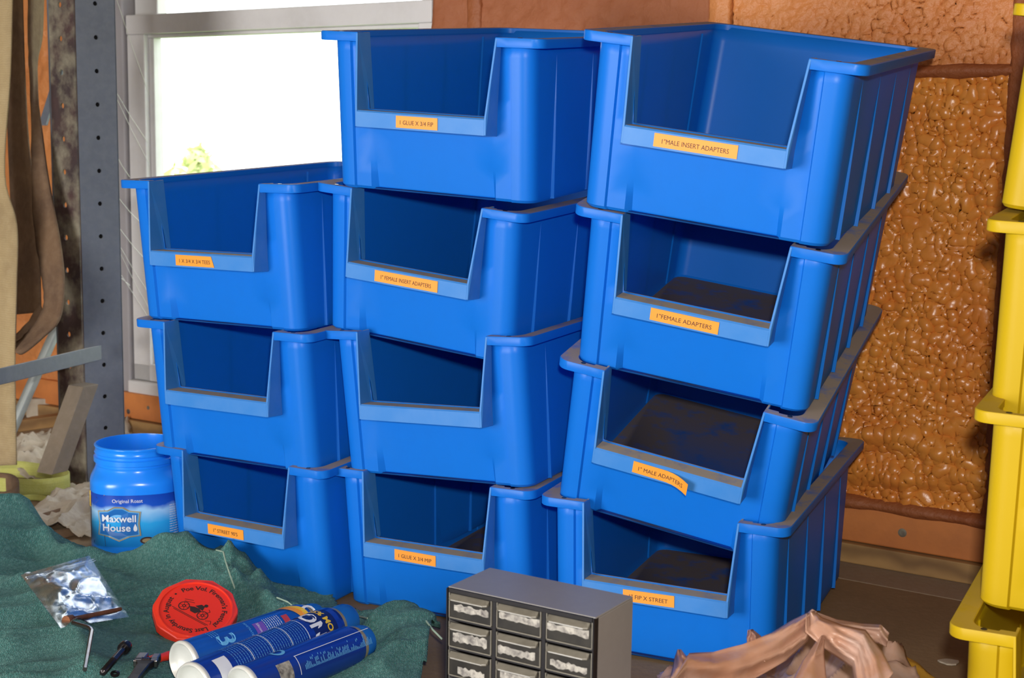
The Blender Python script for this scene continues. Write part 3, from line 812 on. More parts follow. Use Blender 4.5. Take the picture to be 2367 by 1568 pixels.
# printed wrap
TF = math.atan2(-TY, -TX)-TROT                      # the angle that faces the camera
def wrap(name, mt, a0, a1, zf0, zf1, e, parent, n=60, m_=10):
    rows = []
    for i in range(n+1):
        a = a0+(a1-a0)*i/n; t = i/n
        z0 = zf0(t) if callable(zf0) else zf0; z1 = zf1(t) if callable(zf1) else zf1
        rows.append([tub_pt(TF+a, z0+(z1-z0)*k/m_, e) for k in range(m_+1)])
    return reparent(MB().loft(rows, False, False).build(name, mt, smooth=180), parent)
def label_mat():
    mt = mat('tub_wrap_print', (0.02, 0.25, 0.75), 0.25)
    nt = mt.node_tree; N, L = nt.nodes, nt.links
    p = N['Principled BSDF']
    tc = N.new('ShaderNodeTexCoord'); sp = N.new('ShaderNodeSeparateXYZ'); L.new(tc.outputs['Object'], sp.inputs[0])
    nz = N.new('ShaderNodeTexNoise'); nz.inputs['Scale'].default_value = 25; L.new(tc.outputs['Object'], nz.inputs['Vector'])
    ml = N.new('ShaderNodeMath'); ml.operation = 'MULTIPLY_ADD'; ml.inputs[1].default_value = 0.03; L.new(nz.outputs['Fac'], ml.inputs[0]); L.new(sp.outputs[2], ml.inputs[2])
    mr = N.new('ShaderNodeMapRange'); mr.inputs[1].default_value = 0.015*S; mr.inputs[2].default_value = 0.185*S; L.new(ml.outputs[0], mr.inputs[0])
    cr = N.new('ShaderNodeValToRGB'); L.new(mr.outputs[0], cr.inputs[0])
    e = cr.color_ramp.elements
    e[0].position = 0.0; e[0].color = (0.01, 0.10, 0.50, 1)
    e[1].position = 1.0; e[1].color = (0.008, 0.05, 0.42, 1)
    for pos, col in ((0.22, (0.01, 0.24, 0.72, 1)), (0.55, (0.03, 0.40, 0.86, 1)), (0.72, (0.35, 0.62, 0.92, 1)), (0.80, (0.012, 0.09, 0.55, 1))):
        q = e.new(pos); q.color = col
    L.new(cr.outputs[0], p.inputs['Base Color'])
    return mt
M['tub_label'] = label_mat()
lab = wrap('label_wrap', 'tub_label', -1.30, 1.30, 0.030, 0.160, 0.0008, tub)
def child_of(o, par, root):
    o.parent = par; return o
def tub_print(name, mt, vs, fs, a0, z0, e):
    b = MB(); b.add([tub_pt(TF+a0+x/0.118, z0+y, e) for x, y in vs], fs)
    return child_of(b.build(name, mt, recalc=False), lab, tub)
def shape(pts): return pts, [tuple(range(len(pts)))]
def rect(w, h): return shape([(-w/2,-h/2),(w/2,-h/2),(w/2,h/2),(-w/2,h/2)])
def badge(w, h, k=1.0):
    pts = []
    for x, y in ((-1,-0.72),(-0.45,-0.80),(0,-1.05),(0.45,-0.80),(1,-0.72),(0.93,0),(1,0.72),(0.5,0.80),(0.2,1.02),(-0.2,1.02),(-0.5,0.80),(-1,0.72),(-0.93,0)):
        pts.append((x*w/2*k, y*h/2*k))
    return shape(pts)
# coffee-brown swoosh and yellow flash at the left, badge, lettering
tub_print('brown_swoosh', 'brown_print', [(-0.020,0.060),(-0.052,0.058),(-0.060,0.010),(-0.058,-0.055),(-0.020,-0.062),(0.005,-0.060),(0.000,0.0),(0.004,0.030)], [tuple(range(8))], -0.72, 0.092, 0.0016)
tub_print('yellow_flash', 'yellow_print', [(-0.030,0.022),(0.036,0.022),(0.010,0.0),(-0.020,-0.016),(-0.034,-0.018)], [tuple(range(5))], -0.98, 0.138, 0.0022)
tub_print('badge_border', 'gold_print', *badge(0.105, 0.084), -0.40, 0.089, 0.0026)
tub_print('badge', 'pale_print', *badge(0.105, 0.084, 0.93), -0.40, 0.089, 0.0034)
M['badge_blue'] = mat('badge_blue_print', (0.02, 0.16, 0.52), 0.3)
tub_print('badge_face', 'badge_blue', *badge(0.105, 0.084, 0.87), -0.40, 0.089, 0.0040)
tub_print('lettering', 'white_print', *text_mesh('Maxwell', 0.0245, bold=0.0004), -0.39, 0.102, 0.0050)
tub_print('lettering', 'white_print', *text_mesh('House', 0.0250, bold=0.0004), -0.44, 0.079, 0.0050)
tub_print('drop', 'white_print', [(0,0.011),(0.004,0.002),(0.0045,-0.004),(0.002,-0.008),(-0.002,-0.008),(-0.0045,-0.004),(-0.004,0.002)], [tuple(range(7))], -0.07, 0.079, 0.0050)
tub_print('lettering', 'white_print', *text_mesh('Original Roast', 0.0125), -0.22, 0.146, 0.0026)
tub_print('band', 'can_navy', *rect(0.24, 0.006), 0.0, 0.037, 0.0018)
b = [( 0.017*math.cos(t*PI/10), 0.009*math.sin(t*PI/10)) for t in range(20)]
tub_print('seal', 'brown_print', *shape(b), 0.16, 0.046, 0.0026)
tub_print('seal_centre', 'gold_print', *shape([(x*0.7, y*0.6) for x, y in b]), 0.16, 0.046, 0.0034)
vs, fs = [], []
for r_ in range(15):
    x = 0
    while x < 0.045:
        w = random.uniform(0.004, 0.012); n0 = len(vs)
        vs += [(x, -r_*0.006), (x+w, -r_*0.006), (x+w, -r_*0.006+0.0016), (x, -r_*0.006+0.0016)]; fs.append((n0, n0+1, n0+2, n0+3)); x += w+0.0016
tub_print('small_print', 'white_print', vs, fs, 0.62, 0.128, 0.0018)

M['brace_dusty'] = mat('dusty_steel_brace', (0.20, 0.155, 0.11), 0.8, noise=[(9, 0.5, (0.13, 0.11, 0.09)), (60, 0.3, (0.27, 0.22, 0.17))])
# ================================================================== LEFT BACKGROUND: RACK, STRAPS, JUNK
foot = atZ(185, 1120)
rack = empty('steel_shelving_rack', (foot.x, foot.y, 0))
tag(rack, 'grey perforated steel rack upright with beams, standing left of the window', 'shelving rack')
def holed(o, ax, w, h0, h1, pitch, z_first, r, mt, thick, name, xc=0.5):
    """steel strip of width w along ax, from height h0 to h1, with a row of round holes cut through"""
    ax = Vector(ax).normalized(); nrm = ax.cross(Vector((0,0,1))).normalized(); b = MB()
    zz = [z_first+pitch*k for k in range(200) if h0+pitch/2 < z_first+pitch*k < h1-pitch/2]
    def q(u_, z, d): return Vector(o)+ax*u_+Vector((0,0,z))+nrm*d
    bounds = [h0]+[z+pitch/2 for z in zz[:-1]]+[h1]; bounds = bounds if zz else [h0, h1]
    N8 = 12
    for k, zc in enumerate(zz):
        z0, z1 = bounds[k], bounds[k+1]; cx = w*xc
        for d in (0, -thick):
            ring = [q(cx+r*math.cos(2*PI*j/N8), zc+r*math.sin(2*PI*j/N8), d) for j in range(N8)]
            outer = []
            for j in range(N8):
                a = 2*PI*j/N8; c_, s_ = math.cos(a), math.sin(a)
                tx = ((w-cx) if c_ > 0 else cx)/max(1e-6, abs(c_)); tz = ((z1-zc) if s_ > 0 else (zc-z0))/max(1e-6, abs(s_))
                t = min(tx, tz); outer.append((cx+c_*t, zc+s_*t))
            cor = {0: (w, z1), 1: (0, z1), 2: (0, z0), 3: (w, z0)}
            vs = ring+[q(u_, z, d) for u_, z in outer]; fs = []
            n0 = len(vs); vs += [q(*cor[i], d) for i in range(4)]
            for j in range(N8):
                k2 = (j+1) % N8; qa = j*4//N8; mid = False
                u0, z_0 = outer[j]; u1, z_1 = outer[k2]
                if abs(u0-u1) > 1e-6 and abs(z_0-z_1) > 1e-6:
                    fs.append((j, k2, N8+k2, n0+qa, N8+j))
                else: fs.append((j, k2, N8+k2, N8+j))
            b.add(vs, fs if d == 0 else [f[::-1] for f in fs])
        ra = [q(cx+r*math.cos(2*PI*j/N8), zc+r*math.sin(2*PI*j/N8), 0) for j in range(N8)]
        rb_ = [q(cx+r*math.cos(2*PI*j/N8), zc+r*math.sin(2*PI*j/N8), -thick) for j in range(N8)]
        b.loft([ra, rb_], True, False)
    for u_ in (0, w):
        b.add([q(u_, h0, 0), q(u_, h1, 0), q(u_, h1, -thick), q(u_, h0, -thick)], [(0,1,2,3)])
    return reparent(b.build(name, mt, recalc=False), rack)
corner = Vector((foot.x+0.024, foot.y, 0))
aA = math.radians(38); axA = Vector((math.cos(aA), math.sin(aA), 0)); axB = Vector((-math.sin(aA)*0.8-0.25, math.cos(aA)*0.7, 0)).normalized()
holed(corner, axA, 0.118, 0.0, 1.75, 0.0955, 0.165, 0.0068, 'steel', 0.005, 'front_flange', 0.50)
holed(corner+Vector((-0.002,0,0)), axB, 0.115, 0.0, 1.75, 0.0955, 0.160, 0.0085, 'rusty', 0.005, 'side_flange', 0.55)
# rolled edges
b = MB(); b.frame_box(corner+axA*0.114, axA*0.005, Vector((-axA.y, axA.x, 0))*0.02, Vector((0,0,1.75))); reparent(b.build('edge_return', 'steel', bevel=0.001), rack)
b = MB(); b.frame_box(corner+axB*0.112, axB*0.022, Vector((-axB.y, axB.x, 0))*-0.006, Vector((0,0,1.75))); reparent(b.build('edge_return', 'steel', bevel=0.001), rack)
def bar(p0, p1, wv, hv, name, mt, root=rack):
    p0, p1, wv, hv = map(Vector, (p0, p1, wv, hv))
    b = MB(); b.frame_box(p0, p1-p0, wv, hv); return reparent(b.build(name, mt, bevel=0.002), root)
bz = 0.395
p1 = atZ(192, 842, bz-0.02); p0 = atZ(-40, 900, bz-0.02)
bar(p0, p1, Vector((0.03, 0.085, 0)), Vector((0,0,0.045)), 'beam', 'steel')
# diagonal braces of angle steel
q1 = atD(158, 890, 4.08); q0 = atD(84, 1092, 3.96)
bar(q0, q1, Vector((0.052,-0.03,0.0)), Vector((0.03,0.05,0.0)), 'brace', 'brace_dusty')
b = MB(); b.frame_box(corner+axA*0.012+Vector((-axA.y, axA.x, 0))*0.03, axA*0.098, Vector((-axA.y, axA.x, 0))*0.004, Vector((0,0,1.75))); reparent(b.build('dark_hole_backing', 'black'), rack)  # added black sheet, stands in for the shade seen through the flange holes
q1 = atD(142, 735, 4.45); q0 = atD(20, 1010, 4.35)
reparent(MB().tube([q0, q1], 0.017, 10).build('brace_tube', 'pipe', smooth=60), rack)
q1 = atD(135, 140, 4.5); q0 = atD(88, 290, 4.45)
bar(q0, q1, Vector((0.024,0,0)), Vector((0,0.02,0)), 'brace', 'steel')
q1 = atD(163, 720, 4.5); q0 = atD(158, 940, 4.5)

def ribbon(name, edges, mt, thick=0.004, sub=6, rough=0.0):
    """edges: list of (xl, yl, Dl, xr, yr, Dr) in photograph pixels and metres from the lens, turned into points in the room"""
    A = [atD(e[0], e[1], e[2]) for e in edges]; B_ = [atD(e[3], e[4], e[5]) for e in edges]
    def cr(P, i, t):
        p0, p1, p2, p3 = P[max(i-1,0)], P[i], P[i+1], P[min(i+2, len(P)-1)]
        return 0.5*((2*p1)+(p2-p0)*t+(2*p0-5*p1+4*p2-p3)*t*t+(-p0+3*p1-3*p2+p3)*t**3)
    rows = []
    for i in range(len(A)-1):
        for k in range(sub+(1 if i == len(A)-2 else 0)):
            a, c_ = cr(A, i, k/sub), cr(B_, i, k/sub)
            a = a+Vector((random.uniform(-1,1), 0, random.uniform(-1,1)))*rough
            rows.append([a.lerp(c_, t/4) for t in range(5)])
    b = MB().loft(rows, False, False)
    o = b.build(name, mt, smooth=180)
    md = o.modifiers.new('s', 'SOLIDIFY'); md.thickness = thick*S; md.offset = 0
    return o
st = ribbon('webbing_strap', [(-70,-60,4.1,30,-60,4.02),(-70,160,4.1,24,160,4.0),(-70,380,4.1,10,400,4.0),(-60,460,4.1,38,520,4.0),(-60,640,4.1,38,660,4.0),(-60,830,4.1,34,840,4.0),(-60,960,4.05,36,960,4.0),(-60,1080,4.05,38,1075,4.0)], 'web_tan', 0.006, rough=0.001)
tag(st, 'wide pale tan webbing strap hanging at the left edge of the photo', 'strap', 'webbing straps hanging on the rack')
st = ribbon('webbing_strap', [(8,-60,4.25,50,-60,4.18),(14,150,4.25,56,150,4.18),(20,330,4.25,66,330,4.17),(28,520,4.25,86,500,4.15),(30,640,4.25,92,630,4.15),(30,728,4.25,94,722,4.15)], 'web_brown', 0.006)
tag(st, 'dark brown dirty webbing strap hanging, second from the left, with a cut end', 'strap', 'webbing straps hanging on the rack')
st = ribbon('webbing_strap', [(66,-60,4.15,100,-60,4.25),(68,100,4.15,96,80,4.25),(72,200,4.15,84,160,4.2),(74,380,4.12,100,330,4.12),(78,500,4.12,116,440,4.10),(92,600,4.1,138,560,4.06),(104,690,4.08,147,650,4.04),(92,735,4.06,138,735,4.02),(60,775,4.05,100,778,4.0),(28,800,4.04,48,818,3.98),(26,790,4.1,32,800,4.06),(60,750,4.12,72,770,4.12),(92,700,4.14,110,735,4.14)], 'web_brown', 0.009, rough=0.0015)
tag(st, 'brown webbing strap hanging in a long loop beside the rack upright', 'strap', 'webbing straps hanging on the rack')
def standing_ribbon(name, pix, h, mt, thick=0.005, z0=0.0, label=None, lean=0.0, sub=6):
    P = [atZ(px, py, z0) for px, py in pix]; hs = h if isinstance(h, list) else [h]*len(P)
    rows = []
    for i in range(len(P)-1):
        for k in range(sub+(1 if i == len(P)-2 else 0)):
            t = k/sub; p0, p1, p2, p3 = P[max(i-1,0)], P[i], P[i+1], P[min(i+2, len(P)-1)]
            q = 0.5*((2*p1)+(p2-p0)*t+(2*p0-5*p1+4*p2-p3)*t*t+(-p0+3*p1-3*p2+p3)*t**3)
            hh = hs[i]+(hs[i+1]-hs[i])*t
            rows.append([q+Vector((0, lean*hh*j/3, hh*j/3+0.001)) for j in range(4)])
    o = MB().loft(rows, False, False).build(name, mt, smooth=180)
    md = o.modifiers.new('s', 'SOLIDIFY'); md.thickness = thick*S; md.offset = 0
    tag(o, label, 'strap')
    return o
standing_ribbon('webbing_strap', [(-60,1140),(20,1146),(90,1148),(145,1142),(160,1130),(130,1118),(60,1106),(-40,1098)], 0.050, 'web_yellow', label='yellow green webbing strap curled on the bench left of the coffee tub')
standing_ribbon('webbing_strap', [(-50,1185),(10,1190),(36,1180),(40,1160),(22,1146),(-20,1142)], 0.062, 'web_brown', 0.012, label='rough brown strap end folded over at the left edge behind the towel')
standing_ribbon('webbing_strap', [(60,1235),(110,1222),(160,1205),(205,1185),(215,1172)], 0.040, 'web_brown', 0.006, lean=0.5, label='brown strap lying on the pale paper left of the coffee tub')
standing_ribbon('webbing_strap', [(60,1252),(120,1250),(170,1240),(212,1222),(225,1212)], 0.020, 'web_brown', 0.006, lean=1.0, label='lowest dark strap on the bench between towel and coffee tub')
standing_ribbon('webbing_strap', [(45,1160),(80,1158),(110,1164),(118,1172)], 0.014, 'web_yellow', 0.006, lean=0.8, label='short pale yellow strap piece lying in front of the curled strap')

def crumple(name, pixpoly, h, mt, seed, label, cat, thick=0.002, step=0.008, ridge_=0.6, scale=0.08):
    P = [atZ(px, py, 0.0) for px, py in pixpoly]; poly = [(p.x, p.y) for p in P]
    x0, x1 = min(p[0] for p in poly), max(p[0] for p in poly); y0, y1 = min(p[1] for p in poly), max(p[1] for p in poly)
    xs = np.arange(x0, x1, step); ys = np.arange(y0, y1, step); X, Y = np.meshgrid(xs, ys, indexing='ij')
    r = 1-np.abs(vnoise(X/scale+seed, Y/scale, seed)-0.5)*2; r2 = 1-np.abs(vnoise(X/scale*2.3, Y/scale*2.3+seed, seed+1)-0.5)*2
    cx, cy = (x0+x1)/2, (y0+y1)/2
    dome = np.clip(1-((X-cx)/(x1-x0)*2)**2-((Y-cy)/(y1-y0)*2)**2*0.8, 0, 1)**0.5
    Z = 0.004+h*dome*(0.4+ridge_*r**2)+0.25*h*r2**3
    In = inside(X, Y, poly)
    me = np_mesh(name, np.stack([X, Y, Z], -1).reshape(-1, 3), grid_faces(len(xs), len(ys), In[:-1,:-1] & In[1:,1:]))
    o = link(name, me, mt, smooth=40)
    md = o.modifiers.new('s', 'SOLIDIFY'); md.thickness = thick*S; md.offset = -1
    tag(o, label, cat); return o
crumple('crumpled_paper', [(80,1240),(70,1215),(130,1150),(160,1130),(215,1130),(235,1180),(225,1250)], 0.06, 'rag', 3, 'crumpled pale dusty paper under the straps left of the coffee tub', 'paper')
crumple('crumpled_paper', [(40,1110),(20,1050),(60,1010),(120,1020),(130,1080),(100,1115)], 0.06, 'rag', 8, 'grey dusty paper behind the curled yellow green strap', 'paper')
crumple('plastic_scrap', [(262,1010),(262,985),(285,975),(304,985),(306,1012)], 0.07, 'rag', 5, 'small pale plastic scrap between the rack upright and the sill', 'scrap', scale=0.04)
crumple('plastic_scrap', [(300,905),(300,890),(345,890),(350,905)], 0.01, 'rag', 6, 'flake of pale scrap lying against the sill behind the tub', 'scrap', scale=0.04) if False else None
bx = MB(); a = atZ(40, 1000); c2 = atZ(150, 985)
bx.frame_box(a, c2-a, Vector((0.02, 0.09, 0)), Vector((0,0,0.04)))
tag(bx.build('wood_offcut', 'plank', bevel=0.003), 'brown wooden offcut lying behind the braces of the steel rack', 'wood')
bx = MB(); a = atZ(60, 966)+Vector((0,0,0.0)); c2 = atZ(150, 966)
bx.frame_box(a, c2-a, Vector((0.02, 0.05, 0)), Vector((0,0,0.07)))
tag(bx.build('wood_offcut', 'rag', bevel=0.003), 'pale grey wooden offcut standing against the wall behind the rack', 'wood')

# cobweb threads between the upright and the window
b = MB()
for x0, y0, x1, y1 in ((252,190,345,380),(255,190,342,330),(270,0,345,220),(262,345,300,410),(270,520,345,610),(266,550,345,680),(215,525,340,730),(275,580,345,715),(205,570,300,660),(268,450,330,520)):
    p, q = atD(x0, y0, 4.35), atD(x1, y1, 4.75); mid = (p+q)/2-Vector((0,0,0.006))
    b.tube([p, mid, q], 0.0009, 4)
tag(b.build('cobweb', 'web'), 'thin cobweb threads strung between the steel upright and the window frame', 'cobweb', kind='stuff')

# ================================================================== THINGS ON THE TOWEL
# printed red lid
camdir = (CAM-atZ(452, 1408, 0.07)).normalized()
lid_c = atZ(452, 1408, 0.068)
flat = Vector((camdir.x, camdir.y, 0)).normalized()
tl = math.radians(28)
nL = (Vector((0,0,1))*math.cos(tl)+flat*math.sin(tl)+Vector((0.05,0,0))).normalized()
eX = Vector((0,0,1)).cross(nL).normalized(); eY = nL.cross(eX)
lid = empty('printed_lid', lid_c-nL*0.012)
tag(lid, 'red plastic lid with black circular lettering lying tilted on the teal towel', 'lid')
def LP(x, y, h): return lid_c+eX*x+eY*y+nL*h
N_ = 48
def lidring(r, h, oct_=0.0):
    out = []
    for j in range(N_):
        a = 2*PI*j/N_; k = (a+0.2) % (PI/5)-PI/10; f = math.cos(PI/10)/math.cos(k)
        rr = r*(1-oct_+oct_*f*1.015); out.append(LP(math.cos(a)*rr, math.sin(a)*rr, h))
    return out
b = MB().loft([lidring(0.0800,-0.022,1), lidring(0.0868,-0.021,1), lidring(0.0868,-0.002,1), lidring(0.0850,0,1), lidring(0.0775,0.0005,0.2), lidring(0.0765,0.0012), lidring(0.0735,0.0012), lidring(0.0725,-0.0015), lidring(0.0725,-0.004)], True, False)
reparent(b.build('rim', 'red', smooth=40), lid)
b = MB(); rg = lidring(0.0726, -0.0015); b.add(rg, [tuple(range(N_))]); b.add(lidring(0.0726,-0.004), [tuple(range(N_-1,-1,-1))])
face = reparent(b.build('face', 'red_field'), lid)
def lid_print(name, vs, fs, mt='ink'):
    b = MB(); b.add([LP(x, y, -0.0010) for x, y in vs], fs); o = b.build(name, mt, recalc=False)
    o.parent = face; return o
Rt = 0.0585
ttl = "Poe Vol. Fireman's Festival   Last Saturday in August  \u2022 "
vs, fs = text_mesh(ttl, 0.0152, bold=0.00035, spacing=1.0)
x0 = min(v[0] for v in vs); x1 = max(v[0] for v in vs); k = 2*PI*Rt*0.965/(x1-x0); st_a = math.radians(112)
lid_print('lettering', [((Rt+y)*math.cos(st_a-(x-x0)*k/Rt), (Rt+y)*math.sin(st_a-(x-x0)*k/Rt)) for x, y in vs], fs)
def ring2(cx, cy, r, w, n=20):
    vs = []; fs = []
    for j in range(n):
        a = 2*PI*j/n; vs += [(cx+r*math.cos(a), cy+r*math.sin(a)), (cx+(r-w)*math.cos(a), cy+(r-w)*math.sin(a))]
    for j in range(n):
        k2 = (j+1) % n; fs.append((2*j, 2*k2, 2*k2+1, 2*j+1))
    return vs, fs
dv, df = [], []
def dadd(vs, fs):
    n0 = len(dv); dv.extend(vs); df.extend([tuple(i+n0 for i in f) for f in fs])
def seg(x0, y0, x1, y1, w=0.0009):
    dx, dy = x1-x0, y1-y0; l = math.hypot(dx, dy); nx, ny = -dy/l*w/2, dx/l*w/2
    dadd([(x0+nx,y0+ny),(x1+nx,y1+ny),(x1-nx,y1-ny),(x0-nx,y0-ny)], [(3,2,1,0)])
for cx in (-0.017, 0.015):
    dadd(*ring2(cx, -0.004, 0.0082, 0.0014)); dadd(*ring2(cx, -0.004, 0.0028, 0.0014, 12))
    for k in range(6): a = k*PI/3; seg(cx+0.002*math.cos(a), -0.004+0.002*math.sin(a), cx+0.0075*math.cos(a), -0.004+0.0075*math.sin(a), 0.0006)
dadd(*shape([(-0.010,0.0),(-0.004,-0.007),(0.004,-0.007),(0.009,0.001),(0.004,0.004),(-0.004,0.003)]))
dadd(*shape([(-0.004,0.005),(0.010,0.003),(0.008,0.011),(0.002,0.012)]))
dadd(*ring2(0.0085, 0.0135, 0.003, 0.003, 10))
for q in ((-0.03,-0.0145,0.032,-0.0145),(-0.026,-0.0165,0.03,-0.0165),(-0.022,0.004,-0.008,0.009),(-0.024,0.007,-0.012,0.012),(0.015,0.0,0.020,0.007),(0.020,0.007,0.016,0.010),(0.024,-0.010,0.031,-0.006),(0.031,-0.006,0.034,-0.012)): seg(*q)
ra = math.radians(-43)
lid_print('drawing', [(x*1.45*math.cos(ra)-y*1.45*math.sin(ra), x*1.45*math.sin(ra)+y*1.45*math.cos(ra)) for x, y in dv], df)

# spray cans
def can(p0, p1, r, name, label, bodymat, capmat, shoulder):
    p0, p1 = Vector(p0), Vector(p1); ax = (p1-p0).normalized(); Ln = (p1-p0).length
    root = empty(name, p0)
    tag(root, label, 'spray can', 'blue spray cans lying on the teal towel')
    cd_ = (CAM-(p0+p1)/2).normalized(); e = (cd_+Vector((0,0,0.7))); e = (e-ax*e.dot(ax)).normalized(); bt = ax.cross(e)
    def CP(a, h, d=0.0007, rr=None):
        t = a/r; q = rr if rr else r
        return p0+ax*h+(e*math.cos(t)+bt*math.sin(t))*(q+d)
    Lb = Ln*0.84
    reparent(MB().lathe([(r*1.0,0.006),(r,Lb*0.5),(r,Lb),(r*0.985,Lb+0.004),(r*0.93,Lb+0.012)], p0, ax, 48).build('body', bodymat, smooth=40), root)
    body = root.children[0]
    reparent(MB().lathe([(0.0005,0.016),(r*0.35,0.0145),(r*0.65,0.010),(r*0.84,0.003),(r*0.87,-0.001),(r*0.93,-0.003),(r*1.01,-0.001),(r*1.025,0.003),(r*1.0,0.007)], p0, ax, 48).build('base_rim', 'white_metal', smooth=60), root)
    reparent(MB().lathe([(r*0.93,Lb+0.012),(r*0.90,Lb+0.018),(r*0.86,Lb+0.022)], p0, ax, 48).build('shoulder', shoulder, smooth=60), root)
    reparent(MB().lathe([(r*0.80,Lb+0.016),(r*0.83,Lb+0.018),(r*0.81,Ln-0.010),(r*0.74,Ln-0.002),(r*0.5,Ln),(0.0005,Ln)], p0, ax, 48).build('cap', capmat, smooth=50), root)
    def pr(name, mt, vs, fs, a0, h0, d=0.0007, rot=0.0):
        c_, s_ = math.cos(rot), math.sin(rot)
        b = MB(); b.add([CP(a0+x*c_-y*s_, h0+x*s_+y*c_, d) for x, y in vs], fs); o = b.build(name, mt, recalc=False)
        o.parent = body; return o
    return pr, Ln
def patch(w, h, n=12): 
    vs = [(-w/2+w*i/n, y) for i in range(n+1) for y in (-h/2, h/2)]
    return vs, [(2*i, 2*i+2, 2*i+3, 2*i+1) for i in range(n)]
def dashes(w, h, row, th_, lo=0.002, hi=0.008):
    vs, fs = [], []; y = -h/2
    while y < h/2:
        x = -w/2
        while x < w/2:
            l = min(random.uniform(lo, hi), w/2-x); n0 = len(vs)
            vs += [(x,y),(x+l,y),(x+l,y+th_),(x,y+th_)]; fs.append((n0,n0+1,n0+2,n0+3)); x += l+0.0012
        y += row
    return vs, fs
def swoosh(L0, w, n=18, bend=0.012):
    vs = []
    for i in range(n+1):
        t = i/n; ww = w*math.sin(PI*min(1, t*1.05+0.02))**0.6
        y = bend*math.sin(t*PI)
        vs += [(-L0/2+L0*t, y-ww/2), (-L0/2+L0*t, y+ww/2)]
    return vs, [(2*i, 2*i+2, 2*i+3, 2*i+1) for i in range(n)]
zc = 0.098
# back can
pr, Ln = can(atZ(424, 1534, 0.094), atZ(735, 1430, 0.094), 0.0400, 'spray_can', 'mid blue spray can with orange swoosh, furthest back, nearest the red lid', 'can_mid', 'cap_blue', 'gold_print')
pr('large_numeral', 'pale_print', *text_mesh('3', 0.055, bold=0.001), 0.004, 0.075)
pr('purple_patch', 'purple_print', *patch(0.032, 0.024), 0.006, 0.158)
pr('lettering', 'white_print', *text_mesh('Silicone', 0.008), 0.004, 0.156, 0.0012)
pr('lettering', 'pale_print', *text_mesh('PENETRATES', 0.0065), -0.002, 0.134, 0.0012)
pr('small_print', 'white_print', *dashes(0.035, 0.040, 0.005, 0.0013), 0.004, 0.192)
pr('red_patch', 'red_print', *patch(0.036, 0.014), 0.010, 0.222)
pr('swoosh', 'orange_print', *swoosh(0.085, 0.020), -0.004, 0.248, 0.0012, rot=0.45)
pr('swoosh', 'yellow_print', *swoosh(0.085, 0.010), -0.004, 0.256, 0.0016, rot=0.45)
pr('large_lettering', 'white_print', *text_mesh('OR', 0.040, bold=0.0012), 0.014, 0.278, 0.0016)
pr('small_print', 'pale_print', *dashes(0.020, 0.016, 0.005, 0.0012), -0.018, 0.06)
# middle can
pr, Ln = can(atZ(446, 1586, zc), atZ(806, 1431, zc), 0.0400, 'spray_can', 'royal blue spray can covered in fine white print, the middle of three', 'can_blue', 'cap_blue', 'gold_print')
pr('bar_patch', 'white_print', *patch(0.040, 0.030), 0.012, 0.046)
pr('small_print', 'pale_print', *dashes(0.095, 0.190, 0.0062, 0.0011), 0.008, 0.170)
for h_ in (0.115, 0.165, 0.215, 0.262): pr('rule', 'white_print', *patch(0.10, 0.0016), 0.006, h_, 0.0012)
pr('navy_panel', 'can_navy', *patch(0.13, 0.062, 24), 0.0, 0.312)
pr('large_lettering', 'white_print', *text_mesh('ONE', 0.044, bold=0.0014), 0.012, 0.290, 0.0014)
pr('lettering', 'yellow_print', *text_mesh('25% MORE', 0.019, bold=0.0006), 0.006, 0.322, 0.0014)
# front can
pr, Ln = can(atZ(560, 1592, zc), atZ(846, 1480, zc), 0.0385, 'spray_can', 'plain royal blue spray can with grey patch, nearest and lowest of three', 'can_blue', 'cap_blue', 'gold_print')
pr('grey_patch', 'card', *patch(0.036, 0.032), 0.022, 0.070)
pr('swirl', 'pale_print', *ring2(-0.022, 0.0, 0.014, 0.006), -0.004, 0.085)
v_, f_ = [], []
for i in range(52):
    y0 = 0.0; x = -0.085+i*0.0033; hgt = random.uniform(0.006, 0.022); n0 = len(v_)
    v_ += [(0.028-hgt, x), (0.028, x), (0.028, x+0.0014), (0.028-hgt, x+0.0014)]; f_.append((n0, n0+1, n0+2, n0+3))
pr('small_print', 'pale_print', v_, f_, 0.002, 0.20)
pr('rule', 'white_print', [(-0.002,-0.10),(-0.0008,-0.10),(-0.0008,0.09),(-0.002,0.09)], [(0,1,2,3)], 0.002, 0.20, 0.0012)
pr('rule', 'white_print', *patch(0.035, 0.0014), 0.018, 0.102, 0.0012)

# hex key, bolt, wrench
def hexbar(name, pix, r, mt, label, cat, lift=0.006, n=6):
    pts = [on_towel(*q, lift, False) for q in pix]
    return tag(MB().tube(pts, r, n).build(name, mt, bevel=0.0004), label, cat)
kz = max(on_towel(168, 1440, 0.005).z, on_towel(211, 1452, 0.005).z, on_towel(200, 1500, 0.005).z, on_towel(196, 1548, 0.005).z)+0.002
k0, k1, k2 = atZ(168, 1440, kz), atZ(213, 1453, kz), atZ(196, 1548, kz-0.002)
arc = [k0, k0.lerp(k1, 0.75)] + [(k0.lerp(k1, 0.75)).lerp(k1, t*2) .lerp(k1.lerp(k1.lerp(k2, 0.14), t*2), t) for t in (0.25, 0.5)] + [k1.lerp(k2, 0.10), k1.lerp(k2, 0.16), k2]
tag(MB().tube(arc, 0.0042, 6).build('hex_key', 'chrome'), 'bent steel hex key lying on the towel below the clear bag', 'hex key')
bz_ = max(on_towel(291, 1494, 0.006).z, on_towel(236, 1556, 0.006).z, on_towel(262, 1526, 0.006).z)+0.004
h0, h1 = atZ(291, 1494, bz_), atZ(236, 1557, bz_-0.002)
bolt = empty('socket_bolt', h1)
tag(bolt, 'black socket head bolt lying on the towel between hex key and wrench', 'bolt')
ax = (h1-h0).normalized()
